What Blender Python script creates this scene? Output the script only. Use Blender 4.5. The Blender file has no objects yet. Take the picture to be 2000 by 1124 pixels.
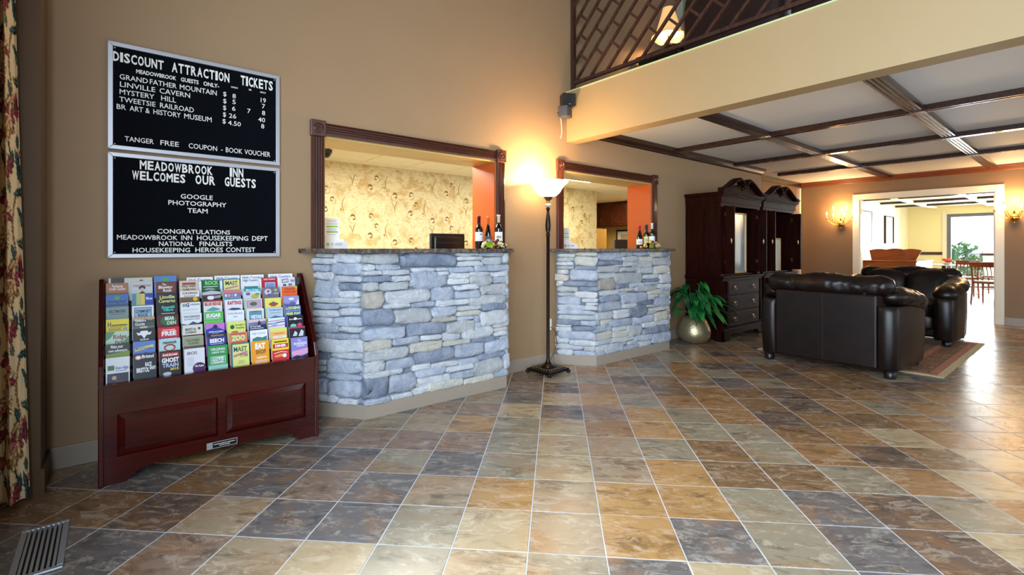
import bpy, math, random
import numpy as np
from mathutils import Vector, Matrix, noise as mnoise
R = random.Random(7)
PI = math.pi
SC = bpy.context.scene
COL = SC.collection

# ------------------------------------------------------------------ camera
ANG = math.radians(39.6)
F = 950.0; CY = 486.0; CH = 1.2
FW = (math.sin(ANG), math.cos(ANG)); RT = (math.cos(ANG), -math.sin(ANG))
cd = bpy.data.cameras.new('camera'); cam = bpy.data.objects.new('camera', cd); COL.objects.link(cam)
cam.location = (0, 0, CH); cam.rotation_euler = (PI/2, 0, -ANG)
cd.sensor_width = 36; cd.lens = F/2000*36; cd.shift_y = -(562-CY)/2000; cd.clip_start = .02; cd.clip_end = 300
SC.camera = cam
# ------------------------------------------------------------------ sky, lights, exposure
w = bpy.data.worlds.new('sky'); SC.world = w; w.use_nodes = True
bg = w.node_tree.nodes['Background']; bg.inputs[0].default_value = (.80, .90, 1.0, 1); bg.inputs[1].default_value = 1.5
SC.view_settings.view_transform = 'Standard'; SC.view_settings.look = 'None'
SC.view_settings.gamma = 1; SC.view_settings.use_curve_mapping = False
SC.view_settings.exposure = 0.0
def area(name, loc, rot, sx, sy, power, col, spread=180):
    l = bpy.data.lights.new(name, 'AREA'); l.shape = 'RECTANGLE'; l.size = sx; l.size_y = sy
    l.energy = power; l.color = col; l.spread = math.radians(spread)
    o = bpy.data.objects.new(name, l); COL.objects.link(o); o.location = loc; o.rotation_euler = rot
    return o
def point(name, loc, power, col, r=.03):
    l = bpy.data.lights.new(name, 'POINT'); l.energy = power; l.color = col; l.shadow_soft_size = r
    o = bpy.data.objects.new(name, l); COL.objects.link(o); o.location = loc; return o
DAY = (.72, .86, 1.0)
WARM = (1.0, .66, .33)
# daylight at the glazing of the left wall, of the wall behind the camera, and of the dining room
area('window_daylight', (-.435, -.5, 1.75), (0, -PI/2, 0), 2.8, 4.2, 430, DAY)
area('window_daylight', (4.2, -3.28, 2.6), (PI/2, 0, 0), 3.0, 4.0, 20, DAY)
area('window_daylight', (8.2, -3.28, 1.3), (PI/2, 0, 0), 4.0, 2.1, 30, DAY)
area('dining_daylight', (20.9, 1.2, 1.3), (0, PI/2, 0), 2.2, 3.6, 620, (.9, .96, 1))
area('dining_daylight', (15.5, -2.6, 1.5), (PI/2, 0, 0), 8.0, 2.2, 150, (.95, .98, 1))
point('bulb_floor_lamp', (3.27, 3.405, 1.87), 66, WARM, .05)
point('bulb_landing_lamp', (5.15, 3.29, 3.86), 16, WARM, .04)
area('office_light', (5.45, 5.05, 2.26), (0, 0, 0), 1.1, .5, 60, (1, .93, .72))
area('office_light', (2.2, 4.55, 2.26), (0, 0, 0), 1.1, .5, 70, (1, .96, .82))  # unseen troffer added behind the header to light the wallpaper
area('office_light', (8.1, 6.6, 2.26), (0, 0, 0), 1.1, .5, 30, (1, .88, .62))  # no fixture modelled here; lamp added to brighten the back office

# ------------------------------------------------------------------ helpers
def ray(px):
    a = (px-1000)/F
    return (FW[0]+RT[0]*a, FW[1]+RT[1]*a)
def onY(px, py, Y):
    dx, dy = ray(px); d = Y/dy; return Vector((dx*d, Y, CH+(CY-py)/F*d))
def onX(px, py, X):
    dx, dy = ray(px); d = X/dx; return Vector((X, dy*d, CH+(CY-py)/F*d))
def lin(c):
    if isinstance(c, str):
        c = c.lstrip('#'); c = [int(c[i:i+2], 16) for i in (0, 2, 4)]
    o = []
    for v in c[:3]:
        v = v/255.0; o.append(v/12.92 if v <= .04045 else ((v+.055)/1.055)**2.4)
    return tuple(o)+(1.0,)
MATS = {}
class NT:
    def __init__(s, name):
        s.m = bpy.data.materials.new(name); s.m.use_nodes = True; s.t = s.m.node_tree; s.n = s.t.nodes
        s.b = s.n['Principled BSDF']; MATS[name] = s.m
    def new(s, kind, **k):
        n = s.n.new(kind)
        for a, v in k.items():
            if a.startswith('i_'): n.inputs[a[2:].replace('_', ' ')].default_value = v
            else: setattr(n, a, v)
        return n
    def link(s, a, b): s.t.links.new(a, b)
    def noise(s, scale, detail=4, rough=.55, vec=None, dist=0):
        n = s.new('ShaderNodeTexNoise'); n.inputs['Scale'].default_value = scale; n.inputs['Detail'].default_value = detail
        n.inputs['Roughness'].default_value = rough; n.inputs['Distortion'].default_value = dist
        if vec is not None: s.link(vec, n.inputs['Vector'])
        return n
    def ramp(s, fac, stops):
        r = s.new('ShaderNodeValToRGB'); e = r.color_ramp.elements
        while len(e) < len(stops): e.new(.5)
        for i, (p, c) in enumerate(stops): e[i].position = p; e[i].color = c
        s.link(fac, r.inputs[0]); return r.outputs[0]
    def mix(s, fac, a, b, mode='MIX'):
        n = s.new('ShaderNodeMix', data_type='RGBA', blend_type=mode)
        for v, i in ((fac, 0), (a, 6), (b, 7)):
            if hasattr(v, 'links'): s.link(v, n.inputs[i])
            else: n.inputs[i].default_value = v
        return n.outputs[2]
    def bump(s, h, strength=.2, dist=.01):
        b = s.new('ShaderNodeBump'); b.inputs['Strength'].default_value = strength; b.inputs['Distance'].default_value = dist
        s.link(h, b.inputs['Height']); s.link(b.outputs[0], s.b.inputs['Normal'])
    def coord(s, kind='Object', scale=(1, 1, 1), rot=(0, 0, 0)):
        if kind == 'World': g = s.new('ShaderNodeNewGeometry').outputs['Position']
        else: g = s.new('ShaderNodeTexCoord').outputs[kind]
        m = s.new('ShaderNodeMapping'); m.inputs['Scale'].default_value = scale; m.inputs['Rotation'].default_value = rot
        s.link(g, m.inputs['Vector']); return m.outputs[0]
def pm(name, c, rough=.5, metal=0, var=0, vscale=8, bump=0, bscale=60, coat=0, emit=None, es=1, spec=None, bd=.004):
    t = NT(name); b = t.b; c = lin(c)
    b.inputs['Base Color'].default_value = c; b.inputs['Roughness'].default_value = rough; b.inputs['Metallic'].default_value = metal
    b.inputs['Coat Weight'].default_value = coat; b.inputs['Coat Roughness'].default_value = .12
    if spec is not None: b.inputs['Specular IOR Level'].default_value = spec
    if var:
        n = t.noise(vscale, 4, .6, t.coord('World'))
        lo = tuple(max(0, x*(1-var)) for x in c[:3])+(1,); hi = tuple(min(1, x*(1+var)) for x in c[:3])+(1,)
        t.link(t.ramp(n.outputs[0], [(.3, lo), (.7, hi)]), b.inputs['Base Color'])
    if bump:
        n = t.noise(bscale, 3, .6, t.coord('World')); t.bump(n.outputs[0], bump, bd)
    if emit: b.inputs['Emission Color'].default_value = lin(emit); b.inputs['Emission Strength'].default_value = es
    return t.m
def wood(name, dark, light, scale=6, axis=0, rough=.3, coat=.4, stretch=12, spec=.3):
    t = NT(name); sc = [stretch, stretch, stretch]; sc[axis] = 1
    v = t.coord('World', tuple(sc)); n = t.noise(scale*.35, 5, .6, v, 1.2)
    t.link(t.ramp(n.outputs[0], [(.3, lin(dark)), (.72, lin(light))]), t.b.inputs['Base Color'])
    t.b.inputs['Roughness'].default_value = rough; t.b.inputs['Coat Weight'].default_value = coat
    t.b.inputs['Coat Roughness'].default_value = .12; t.b.inputs['Specular IOR Level'].default_value = spec
    t.bump(n.outputs[0], .03, .001); return t.m

pm('wall_paint', (158, 129, 96), .62, var=.03, vscale=2, bump=.05, bscale=300)
pm('beam_paint', (160, 136, 97), .6, var=.02, vscale=2)
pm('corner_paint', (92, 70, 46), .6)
pm('base_paint', (160, 147, 132), .45)
pm('wall_paint_dim', (140, 108, 76), .6, var=.02, vscale=2)  # same paint as the main wall; dimmer, warmer far-end light is in the colour
pm('orange_paint', (182, 84, 34), .35, var=.03, vscale=3)
pm('soffit_paint', (196, 166, 98), .38, var=.06, vscale=5)
pm('ceiling_white', (228, 226, 222), .6)
pm('office_ceiling', (238, 226, 190), .7, var=.02)
pm('white_trim', (238, 228, 205), .4)
pm('dining_paint', (248, 240, 205), .6)
pm('dining_yellow', (245, 232, 175), .6)
pm('grout', (205, 210, 218), .7, var=.05, vscale=20)
pm('black', (12, 12, 13), .35); pm('blackmatte', (16, 16, 18), .7); pm('speaker_grey', (62, 64, 72), .6)
pm('aluminium', (190, 192, 200), .38, .55)
pm('steel', (185, 192, 200), .35, .6)
pm('brass', (212, 165, 80), .22, 1); pm('old_brass', (150, 125, 85), .3, 1)
pm('iron', (46, 38, 32), .3, .8, bump=.2, bscale=80)
pm('alabaster', (200, 190, 175), .3)
pm('wood_dark_edge', (40, 16, 12), .35); pm('dark_wood_plain', (22, 14, 12), .4)
wood('mahogany', (42, 7, 6), (72, 13, 9), 3, 0, .14, .0, spec=.5)
wood('mahogany_v', (42, 7, 6), (72, 13, 9), 3, 2, .14, .0, spec=.5)
wood('armoire_wood', (22, 8, 6), (46, 16, 10), 4, 2, .4, .0, spec=.03)
wood('casing_wood', (52, 25, 19), (92, 48, 32), 6, 2, .3, .4)
wood('casing_wood_h', (48, 22, 14), (88, 44, 26), 6, 0, .3, .4)
wood('beam_wood', (34, 20, 16), (66, 38, 28), 6, 0, .22, .5)
wood('piano_wood', (150, 72, 25), (200, 110, 45), 5, 1, .3, .4)
wood('chair_wood', (120, 60, 25), (170, 92, 45), 5, 2, .35, .3)
wood('rail_wood', (46, 28, 22), (78, 50, 40), 6, 2, .4, .1)
wood('cabinet_wood', (48, 20, 10), (98, 46, 22), 5, 2, .35, .3)
pm('tan_board', (205, 160, 85), .5, var=.05)
pm('paper', (232, 234, 238), .5); pm('shade_cloth', (232, 205, 150), .8, emit=(255, 190, 110), es=.7)
pm('lamp_glass', (255, 240, 210), .4, emit=(255, 214, 150), es=15)
pm('flame', (255, 220, 150), .4, emit=(255, 205, 120), es=40)
pm('candle', (240, 228, 200), .5)
pm('light_panel', (255, 250, 235), .5, emit=(255, 246, 225), es=6)
pm('dome_light', (255, 250, 235), .5, emit=(255, 240, 205), es=4)
pm('leaf_a', (22, 92, 44), .28, coat=.3, var=.3, vscale=25); pm('leaf_b', (40, 128, 52), .28, coat=.3, var=.3, vscale=25)
pm('pot', (176, 162, 128), .34, .75, bump=.5, bscale=45, bd=.006)
pm('soil', (40, 28, 20), .9)
pm('bottle_glass', (10, 14, 12), .08, coat=.6)
pm('grape_green', (205, 205, 140), .25, coat=.5); pm('grape_red', (90, 18, 40), .2, coat=.5); pm('vine_leaf', (140, 175, 40), .4, var=.2, vscale=60)
pm('grape_gold', (205, 150, 80), .25, coat=.5)
pm('foliage', (120, 165, 110), .8, var=.35, vscale=3)
pm('trunk', (90, 75, 60), .8)
pm('concrete', (215, 210, 200), .8); pm('frame_grey', (110, 115, 122), .4, .4)
pm('green_cloth', (150, 170, 130), .8); pm('dark_cloth', (52, 32, 27), .45, var=.2, vscale=4)
pm('carpet_dark', (30, 22, 20), .9)
pm('white_cloth', (235, 235, 230), .6); pm('flower_red', (235, 90, 40), .6, var=.4, vscale=40)
pm('mirror_pane', (205, 212, 214), .18, .5); pm('frame_gold', (176, 140, 86), .4, .5)
pm('plastic_white', (235, 235, 230), .4)
pm('screen_dark', (22, 18, 16), .25)
t = NT('print'); a = t.new('ShaderNodeVertexColor', layer_name='Col'); t.link(a.outputs[0], t.b.inputs['Base Color']); t.b.inputs['Roughness'].default_value = .35
t = NT('fabric_print'); a = t.new('ShaderNodeVertexColor', layer_name='Col'); t.link(a.outputs[0], t.b.inputs['Base Color']); t.b.inputs['Roughness'].default_value = .75
t = NT('felt'); v = t.coord('World'); wv = t.new('ShaderNodeTexWave', bands_direction='Z'); wv.inputs['Scale'].default_value = 40
t.link(v, wv.inputs['Vector']); t.b.inputs['Base Color'].default_value = lin((4, 7, 15)); t.b.inputs['Roughness'].default_value = .9; t.b.inputs['Specular IOR Level'].default_value = .12; t.bump(wv.outputs[0], .4, .002)
t = NT('glass_pane'); t.n.remove(t.b)
tr = t.new('ShaderNodeBsdfTransparent'); gl = t.new('ShaderNodeBsdfGlossy'); gl.inputs['Roughness'].default_value = .02
fr = t.new('ShaderNodeFresnel'); fr.inputs[0].default_value = 1.3; mx = t.new('ShaderNodeMixShader')
t.link(fr.outputs[0], mx.inputs[0]); t.link(tr.outputs[0], mx.inputs[1]); t.link(gl.outputs[0], mx.inputs[2]); t.link(mx.outputs[0], t.n['Material Output'].inputs[0])
# leather
t = NT('leather'); v = t.coord('World'); n = t.noise(7, 3, .5, v); n2 = t.noise(160, 2, .5, v)
t.link(t.ramp(n.outputs[0], [(.3, lin((14, 8, 7))), (.75, lin((30, 17, 13)))]), t.b.inputs['Base Color'])
t.b.inputs['Roughness'].default_value = .36; t.b.inputs['Specular IOR Level'].default_value = .3; t.b.inputs['Coat Weight'].default_value = .1; t.b.inputs['Coat Roughness'].default_value = .25
t.bump(n2.outputs[0], .12, .002)
# granite
t = NT('granite'); v = t.coord('World'); n = t.noise(38, 6, .75, v, .6); n2 = t.noise(7, 4, .6, v)
c1 = t.ramp(n.outputs[0], [(.32, lin((30, 26, 24))), (.5, lin((104, 84, 66))), (.62, lin((120, 122, 126))), (.75, lin((190, 170, 140)))])
c2 = t.mix(t.ramp(n2.outputs[0], [(.45, (0, 0, 0, 1)), (.6, (1, 1, 1, 1))]), c1, lin((96, 64, 40)), 'MULTIPLY')
t.link(t.mix(.6, c1, c2), t.b.inputs['Base Color']); t.b.inputs['Roughness'].default_value = .3; t.bump(n.outputs[0], .8, .01)
# stone
def stone_mat(name, c, c2):
    t = NT(name); oi = t.new('ShaderNodeObjectInfo'); v = t.coord('World'); n = t.noise(9, 5, .6, v, .4); n2 = t.noise(42, 5, .65, v)
    base = t.mix(t.ramp(n.outputs[0], [(.35, (0, 0, 0, 1)), (.68, (1, 1, 1, 1))]), lin(c), lin(c2))
    mm = t.new('ShaderNodeMath', operation='MULTIPLY_ADD'); mm.inputs[1].default_value = .22; mm.inputs[2].default_value = .89
    t.link(oi.outputs['Random'], mm.inputs[0]); vm = t.new('ShaderNodeVectorMath', operation='SCALE'); t.link(base, vm.inputs[0]); t.link(mm.outputs[0], vm.inputs['Scale'])
    t.link(vm.outputs[0], t.b.inputs['Base Color']); t.b.inputs['Roughness'].default_value = .75; n3 = t.noise(17, 8, .7, v, .8); t.bump(n3.outputs[0], .85, .03)
stone_mat('stone_w', (222, 226, 230), (200, 206, 216)); stone_mat('stone_b', (200, 208, 222), (168, 180, 200))
stone_mat('stone_d', (160, 170, 188), (118, 130, 152)); stone_mat('stone_g', (204, 208, 210), (178, 184, 190))
stone_mat('stone_y', (218, 215, 202), (198, 198, 192)); stone_mat('stone_t', (196, 188, 178), (170, 166, 160))
pm('joint_backing', (120, 130, 140), .9, var=.1, vscale=30)  # stones are laid dry; joint shade is put into this backing colour
# floor tiles: colour of the tile from the object (near ones) or from its place in the grid (far ones)
GA = ANG  # camera heading
TP = .3062; YAW = -.090; GX = -.3472*1.2; GY = 1.598*1.2
def grid(u, v):
    x = u*TP+GX; y = v*TP+GY; c, s = math.cos(YAW), math.sin(YAW)
    X = c*x-s*y; Y = s*x+c*y
    return (RT[0]*X+FW[0]*Y, RT[1]*X+FW[1]*Y)
TROT = math.atan2(grid(1, 0)[1]-grid(0, 0)[1], grid(1, 0)[0]-grid(0, 0)[0])
TC = {'S': (104, 102, 104), 'G': (150, 142, 122), 'T': (188, 168, 132), 'O': (186, 142, 86), 'B': (128, 98, 68), 'M': (142, 118, 102), 'D': (96, 80, 72), 'H': (168, 148, 122), 'Q': (158, 118, 76)}
TC = {k: tuple(int(a*.84+b*.16) for a, b in zip(v, (146, 126, 102))) for k, v in TC.items()}
def tile_mat(name, far):
    t = NT(name); v = t.coord('World', (1, 1, 1), (0, 0, -TROT))
    if far:
        sn = t.new('ShaderNodeVectorMath', operation='SNAP'); sn.inputs[1].default_value = (TP, TP, 10)
        o = t.new('ShaderNodeVectorMath', operation='SUBTRACT'); g0 = grid(0, 0); c, s = math.cos(-TROT), math.sin(-TROT)
        o.inputs[1].default_value = (c*g0[0]-s*g0[1], s*g0[0]+c*g0[1], -1); t.link(v, o.inputs[0]); t.link(o.outputs[0], sn.inputs[0])
        wn = t.new('ShaderNodeTexWhiteNoise', noise_dimensions='3D'); t.link(sn.outputs[0], wn.inputs['Vector'])
        ks = list(TC.values()); r = t.new('ShaderNodeValToRGB'); r.color_ramp.interpolation = 'CONSTANT'; e = r.color_ramp.elements
        while len(e) < len(ks): e.new(.5)
        for i, k in enumerate(ks): e[i].position = i/len(ks); e[i].color = lin(k)
        t.link(wn.outputs['Value'], r.inputs[0]); base = r.outputs[0]; rnd = wn.outputs['Value']
    else:
        oi = t.new('ShaderNodeObjectInfo'); base = oi.outputs['Color']; rnd = oi.outputs['Random']
    m = t.new('ShaderNodeMath', operation='MULTIPLY'); m.inputs[1].default_value = 37.0; t.link(rnd, m.inputs[0])
    ad = t.new('ShaderNodeVectorMath', operation='ADD'); t.link(v, ad.inputs[0]); t.link(m.outputs[0], ad.inputs[1])
    st = t.new('ShaderNodeMapping'); st.inputs['Scale'].default_value = (1, 2.2, 1); st.inputs['Rotation'].default_value = (0, 0, .5); t.link(ad.outputs[0], st.inputs[0])
    n1 = t.noise(4.2, 9, .72, st.outputs[0], .8); n2 = t.noise(3.2, 6, .65, ad.outputs[0], .6); n3 = t.noise(8, 9, .78, st.outputs[0], .9)
    dk = t.mix(1.0, base, (.34, .30, .29, 1), 'MULTIPLY'); lt = t.mix(.42, base, lin((222, 208, 188)))
    c = t.mix(t.ramp(n1.outputs[0], [(.50, (0, 0, 0, 1)), (.66, (.85, .85, .85, 1))]), base, dk)
    c = t.mix(t.ramp(n3.outputs[0], [(.51, (0, 0, 0, 1)), (.60, (.8, .8, .8, 1))]), c, lt)
    c = t.mix(t.ramp(n2.outputs[0], [(.50, (0, 0, 0, 1)), (.68, (.55, .55, .55, 1))]), c, lin((160, 116, 72)))
    t.link(c, t.b.inputs['Base Color']); t.b.inputs['Roughness'].default_value = .27
    t.bump(n3.outputs[0], .12, .004)
tile_mat('tile_near', False); tile_mat('tile_far', True)
# wallpaper
t = NT('wallpaper'); v = t.coord('World'); n = t.noise(4.5, 6, .7, v, .3); v2 = t.coord('World', (9, 9, 50)); n2 = t.noise(2, 3, .6, v2)
c1 = t.ramp(n.outputs[0], [(.36, lin((196, 170, 104))), (.50, lin((232, 222, 178))), (.62, lin((198, 160, 86)))])
t.link(t.mix(.25, c1, t.ramp(n2.outputs[0], [(.4, lin((200, 180, 130))), (.6, lin((250, 244, 215)))])), t.b.inputs['Base Color']); t.b.inputs['Roughness'].default_value = .5
# rug
t = NT('rug_field'); v = t.coord('World'); vo = t.new('ShaderNodeTexVoronoi'); vo.inputs['Scale'].default_value = 16; t.link(v, vo.inputs['Vector']); n = t.noise(22, 4, .6, v, 2)
c = t.ramp(vo.outputs['Distance'], [(.18, lin((60, 50, 34))), (.3, lin((176, 150, 108))), (.5, lin((150, 92, 66)))])
t.link(t.mix(t.ramp(n.outputs[0], [(.45, (0, 0, 0, 1)), (.55, (1, 1, 1, 1))]), c, lin((98, 78, 50))), t.b.inputs['Base Color']); t.b.inputs['Roughness'].default_value = .95
pm('rug_red', (178, 116, 88), .95, var=.3, vscale=30); pm('rug_cream', (205, 186, 144), .95, var=.1, vscale=30)

class MB:
    def __init__(s): s.v = []; s.f = []; s.c = []; s.cur = None; s.sm = []; s.smooth = False
    def add(s, vs, fs, col=None):
        n = len(s.v); s.v += [tuple(p) for p in vs]
        for f in fs: s.f.append([i+n for i in f]); s.c.append(col if col is not None else s.cur); s.sm.append(s.smooth)
        return s
    def box(s, x0, y0, z0, x1, y1, z1, col=None):
        if x0 > x1: x0, x1 = x1, x0
        if y0 > y1: y0, y1 = y1, y0
        if z0 > z1: z0, z1 = z1, z0
        v = [(x, y, z) for z in (z0, z1) for y in (y0, y1) for x in (x0, x1)]
        return s.add(v, [(0, 2, 3, 1), (4, 5, 7, 6), (0, 1, 5, 4), (2, 6, 7, 3), (0, 4, 6, 2), (1, 3, 7, 5)], col)
    def prism(s, pts, axis, a0, a1, col=None):
        # pts: 2d outline (counter-clockwise), extruded along axis; order of remaining axes is kept
        n = len(pts); idx = [i for i in range(3) if i != axis]
        def mk(p, a):
            q = [0, 0, 0]; q[idx[0]] = p[0]; q[idx[1]] = p[1]; q[axis] = a; return q
        v = [mk(p, a0) for p in pts]+[mk(p, a1) for p in pts]
        fs = [tuple(range(n-1, -1, -1)), tuple(range(n, 2*n))]+[(i, (i+1) % n, n+(i+1) % n, n+i) for i in range(n)]
        return s.add(v, fs, col)
    def lathe(s, prof, cx, cy, n=24, cz=0, col=None):
        v = []; m = len(prof)
        for r, z in prof:
            for k in range(n):
                a = 2*PI*k/n; v.append((cx+r*math.cos(a), cy+r*math.sin(a), cz+z))
        fs = [(i*n+k, i*n+(k+1) % n, (i+1)*n+(k+1) % n, (i+1)*n+k) for i in range(m-1) for k in range(n)]
        if prof[0][0] > 1e-5: fs.append(tuple(range(n-1, -1, -1)))
        if prof[-1][0] > 1e-5: fs.append(tuple((m-1)*n+k for k in range(n)))
        return s.add(v, fs, col)
    def tube(s, path, r, n=8, col=None, caps=True):
        path = [Vector(p) for p in path]; rs = r if isinstance(r, (list, tuple)) else [r]*len(path)
        v = []; up = Vector((0, 0, 1))
        for i, p in enumerate(path):
            d = (path[min(i+1, len(path)-1)]-path[max(i-1, 0)]).normalized()
            u = up if abs(d.z) < .95 else Vector((1, 0, 0))
            a = d.cross(u).normalized(); b = a.cross(d).normalized()
            rr = rs[i]; ra, rb = rr if isinstance(rr, (list, tuple)) else (rr, rr)
            for k in range(n):
                t = 2*PI*k/n; v.append(p+a*(ra*math.cos(t))+b*(rb*math.sin(t)))
        fs = [(i*n+k, i*n+(k+1) % n, (i+1)*n+(k+1) % n, (i+1)*n+k) for i in range(len(path)-1) for k in range(n)]
        if caps: fs += [tuple(range(n-1, -1, -1)), tuple((len(path)-1)*n+k for k in range(n))]
        return s.add(v, fs, col)
    def sph(s, c, r, nu=12, nv=8, col=None, e=1.0):
        rx, ry, rz = r if isinstance(r, (list, tuple)) else (r, r, r)
        f = lambda t: math.copysign(abs(t)**e, t)
        v = [(c[0], c[1], c[2]-rz)]
        for j in range(1, nv):
            ph = -PI/2+PI*j/nv
            for i in range(nu):
                th = 2*PI*i/nu
                v.append((c[0]+rx*f(math.cos(ph))*f(math.cos(th)), c[1]+ry*f(math.cos(ph))*f(math.sin(th)), c[2]+rz*f(math.sin(ph))))
        v.append((c[0], c[1], c[2]+rz)); L = len(v)-1
        fs = [(0, 1+(i+1) % nu, 1+i) for i in range(nu)]
        for j in range(nv-2):
            for i in range(nu): a = 1+j*nu; fs.append((a+i, a+(i+1) % nu, a+nu+(i+1) % nu, a+nu+i))
        a = 1+(nv-2)*nu; fs += [(a+i, a+(i+1) % nu, L) for i in range(nu)]
        return s.add(v, fs, col)
    def warp(s, fn, start=0):
        for i in range(start, len(s.v)): s.v[i] = tuple(fn(Vector(s.v[i])))
        return s
    def build(s, name, mat, parent=None, loc=(0, 0, 0), bevel=0, smooth=None, subs=0, mats=None):
        me = bpy.data.meshes.new(name); me.from_pydata(s.v, [], s.f); me.validate(clean_customdata=False)
        if any(c is not None for c in s.c) and len(me.polygons) == len(s.f):
            at = me.color_attributes.new('Col', 'FLOAT_COLOR', 'CORNER'); buf = []
            for f, c in zip(s.f, s.c): buf += list(c or (1, 1, 1, 1))*len(f)
            at.data.foreach_set('color', buf)
        if mats:
            for m in mats: me.materials.append(MATS[m])
        else: me.materials.append(MATS[mat] if isinstance(mat, str) else mat)
        if smooth is not None: me.polygons.foreach_set('use_smooth', [smooth]*len(me.polygons))
        elif any(s.sm) and len(me.polygons) == len(s.f): me.polygons.foreach_set('use_smooth', s.sm)
        o = bpy.data.objects.new(name, me); COL.objects.link(o); o.location = loc
        if parent: o.parent = parent
        if bevel:
            m = o.modifiers.new('b', 'BEVEL'); m.width = bevel; m.segments = 2; m.limit_method = 'ANGLE'; m.angle_limit = .6
        if subs: m = o.modifiers.new('s', 'SUBSURF'); m.levels = subs; m.render_levels = subs
        return o
def B(*a): return MB().box(*a)
def tag(o, label, cat, group=None):
    o['label'] = label; o['category'] = cat
    if group: o['group'] = group
    return o
def thing(name, label, cat, loc=(0, 0, 0), rz=0, group=None):
    o = bpy.data.objects.new(name, None); COL.objects.link(o); o.location = loc; o.rotation_euler = (0, 0, rz)
    o.empty_display_size = .1
    return tag(o, label, cat, group)
def struct(o): o['kind'] = 'structure'; return o
def dup(root, loc=None, rz=None, label=None, group=None):
    r = root.copy(); COL.objects.link(r)
    if loc is not None: r.location = loc
    if rz is not None: r.rotation_euler = (0, 0, rz)
    if label: r['label'] = label
    if group: r['group'] = group
    for ch in list(root.children):
        c = ch.copy(); COL.objects.link(c); c.parent = r
        for g in list(ch.children):
            d = g.copy(); COL.objects.link(d); d.parent = c
    return r
# text outlines
_tc = {}
def text_geo(s, bold=0.0):
    k = (s, bold)
    if k in _tc: return _tc[k]
    cu = bpy.data.curves.new('t', 'FONT'); cu.body = s; cu.resolution_u = 2; cu.offset = bold; cu.fill_mode = 'FRONT'
    o = bpy.data.objects.new('t', cu); COL.objects.link(o)
    bpy.context.view_layer.update()
    me = o.to_mesh(); vs = [(v.co.x, v.co.y) for v in me.vertices]; fs = [tuple(p.vertices) for p in me.polygons]
    o.to_mesh_clear(); bpy.data.objects.remove(o); bpy.data.curves.remove(cu)
    xs = [p[0] for p in vs] or [0, 1]; x0 = min(xs); x1 = max(xs)
    _tc[k] = ([((x-x0)/max(1e-6, x1-x0), y) for x, y in vs], fs, x1-x0); return _tc[k]
CAP = max(p[1] for p in text_geo('H')[0])
def put_text(mb, s, org, ux, uz, width, cap, col=None, bold=0.0):
    """flat lettering: origin at baseline left, ux and uz unit vectors, width over all, cap height"""
    vs, fs, wd = text_geo(s, bold)
    if width is None: width = wd*cap/CAP
    org = Vector(org); ux = Vector(ux); uz = Vector(uz)
    mb.add([org+ux*(x*width)+uz*(y/CAP*cap) for x, y in vs], fs, col)

# ------------------------------------------------------------------ floor
floor = struct(B(-1.2, -3.4, -.10, 21.2, 9.0, -.0018).build('floor', 'grout'))
TH = .006; g = .0027; bv = .0012
def tile_mesh(mb, u, v, local=False):
    pts = []
    h = TP/2
    for ins, z in ((g, -.0030), (g, -.0008), (g+bv, 0)):
        for sx, sy in ((-1, -1), (1, -1), (1, 1), (-1, 1)):
            x, y = sx*(h-ins), sy*(h-ins)
            if not local:
                c, s = math.cos(TROT), math.sin(TROT); cx, cy = grid(u+.5, v+.5)
                x, y = cx+c*x-s*y, cy+s*x+c*y
            pts.append((x, y, z))
    fs = [(8, 9, 10, 11)]
    for r in (0, 4): fs += [(r+i, r+(i+1) % 4, r+4+(i+1) % 4, r+4+i) for i in range(4)]
    mb.add(pts, fs)
TILES = {}
def row(r, c0, s):
    for i, k in enumerate(s.split()): TILES[(c0+i, r)] = k
row(-1, -6, 'S S M H T G T G S T G S M D')
row(0, -7, 'B B D H S S G T H O S G S D T G')
row(1, -7, 'D S B S M S H O H O O G S D G Q')
row(2, -7, 'B S B S S G S G T H O B B G Q T')
row(3, -7, 'M G B S M M M G T H G B G Q D B T')
row(4, -6, 'B S M G H O G T Q O G G B Q T')
row(5, -5, 'S M S M M T S M O G Q D B B')
row(6, -4, 'M B S G S T O G Q Q B D Q')
row(7, -3, 'M D S S D Q M D Q B D B')
INROOM = lambda x, y: (-1.0 < x < 10.95 and -3.3 < y < (3.42 if x < -.5 else 3.84 if x < 8.4 else 4.05)) or (10.9 < x < 20.9 and -3.3 < y < 4.2)
cands = []; far = MB()
for u in range(-60, 60):
    for v in range(-60, 60):
        x, y = grid(u+.5, v+.5)
        if not INROOM(x, y): continue
        d = FW[0]*x+FW[1]*y; l = RT[0]*x+RT[1]*y
        vis = d > .9 and abs(l)*F/max(d, .1) < 1090 and F*CH/max(d, .01) < 700
        hid = (1.35 < x < 2.7 and y > 3.4) or (3.8 < x < 5.2 and y > 3.4) or (0.1 < x < .95 and y > 3.3) or (5.7 < x < 6.3 and 1.5 < y < 2.1)
        if vis and not hid: cands.append((d, u, v, x, y))
        else: tile_mesh(far, u, v)
cands.sort()
tp = MB(); tile_mesh(tp, 0, 0, True); t0 = tp.build('tile', 'tile_near', floor)
keys = list(TC)
for i, (d, u, v, x, y) in enumerate(cands):
    if i >= 300: tile_mesh(far, u, v); continue
    o = t0 if i == 0 else t0.copy()
    if i: COL.objects.link(o); o.parent = floor
    o.location = (x, y, R.uniform(-.0006, .0006)); o.rotation_euler = (0, 0, TROT)
    o.color = lin(TC[TILES.get((u, v)) or R.choice('SGQBMDBGQ')])
fo = far.build('tile_field', 'tile_far', floor); fo['kind'] = 'stuff'

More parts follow.
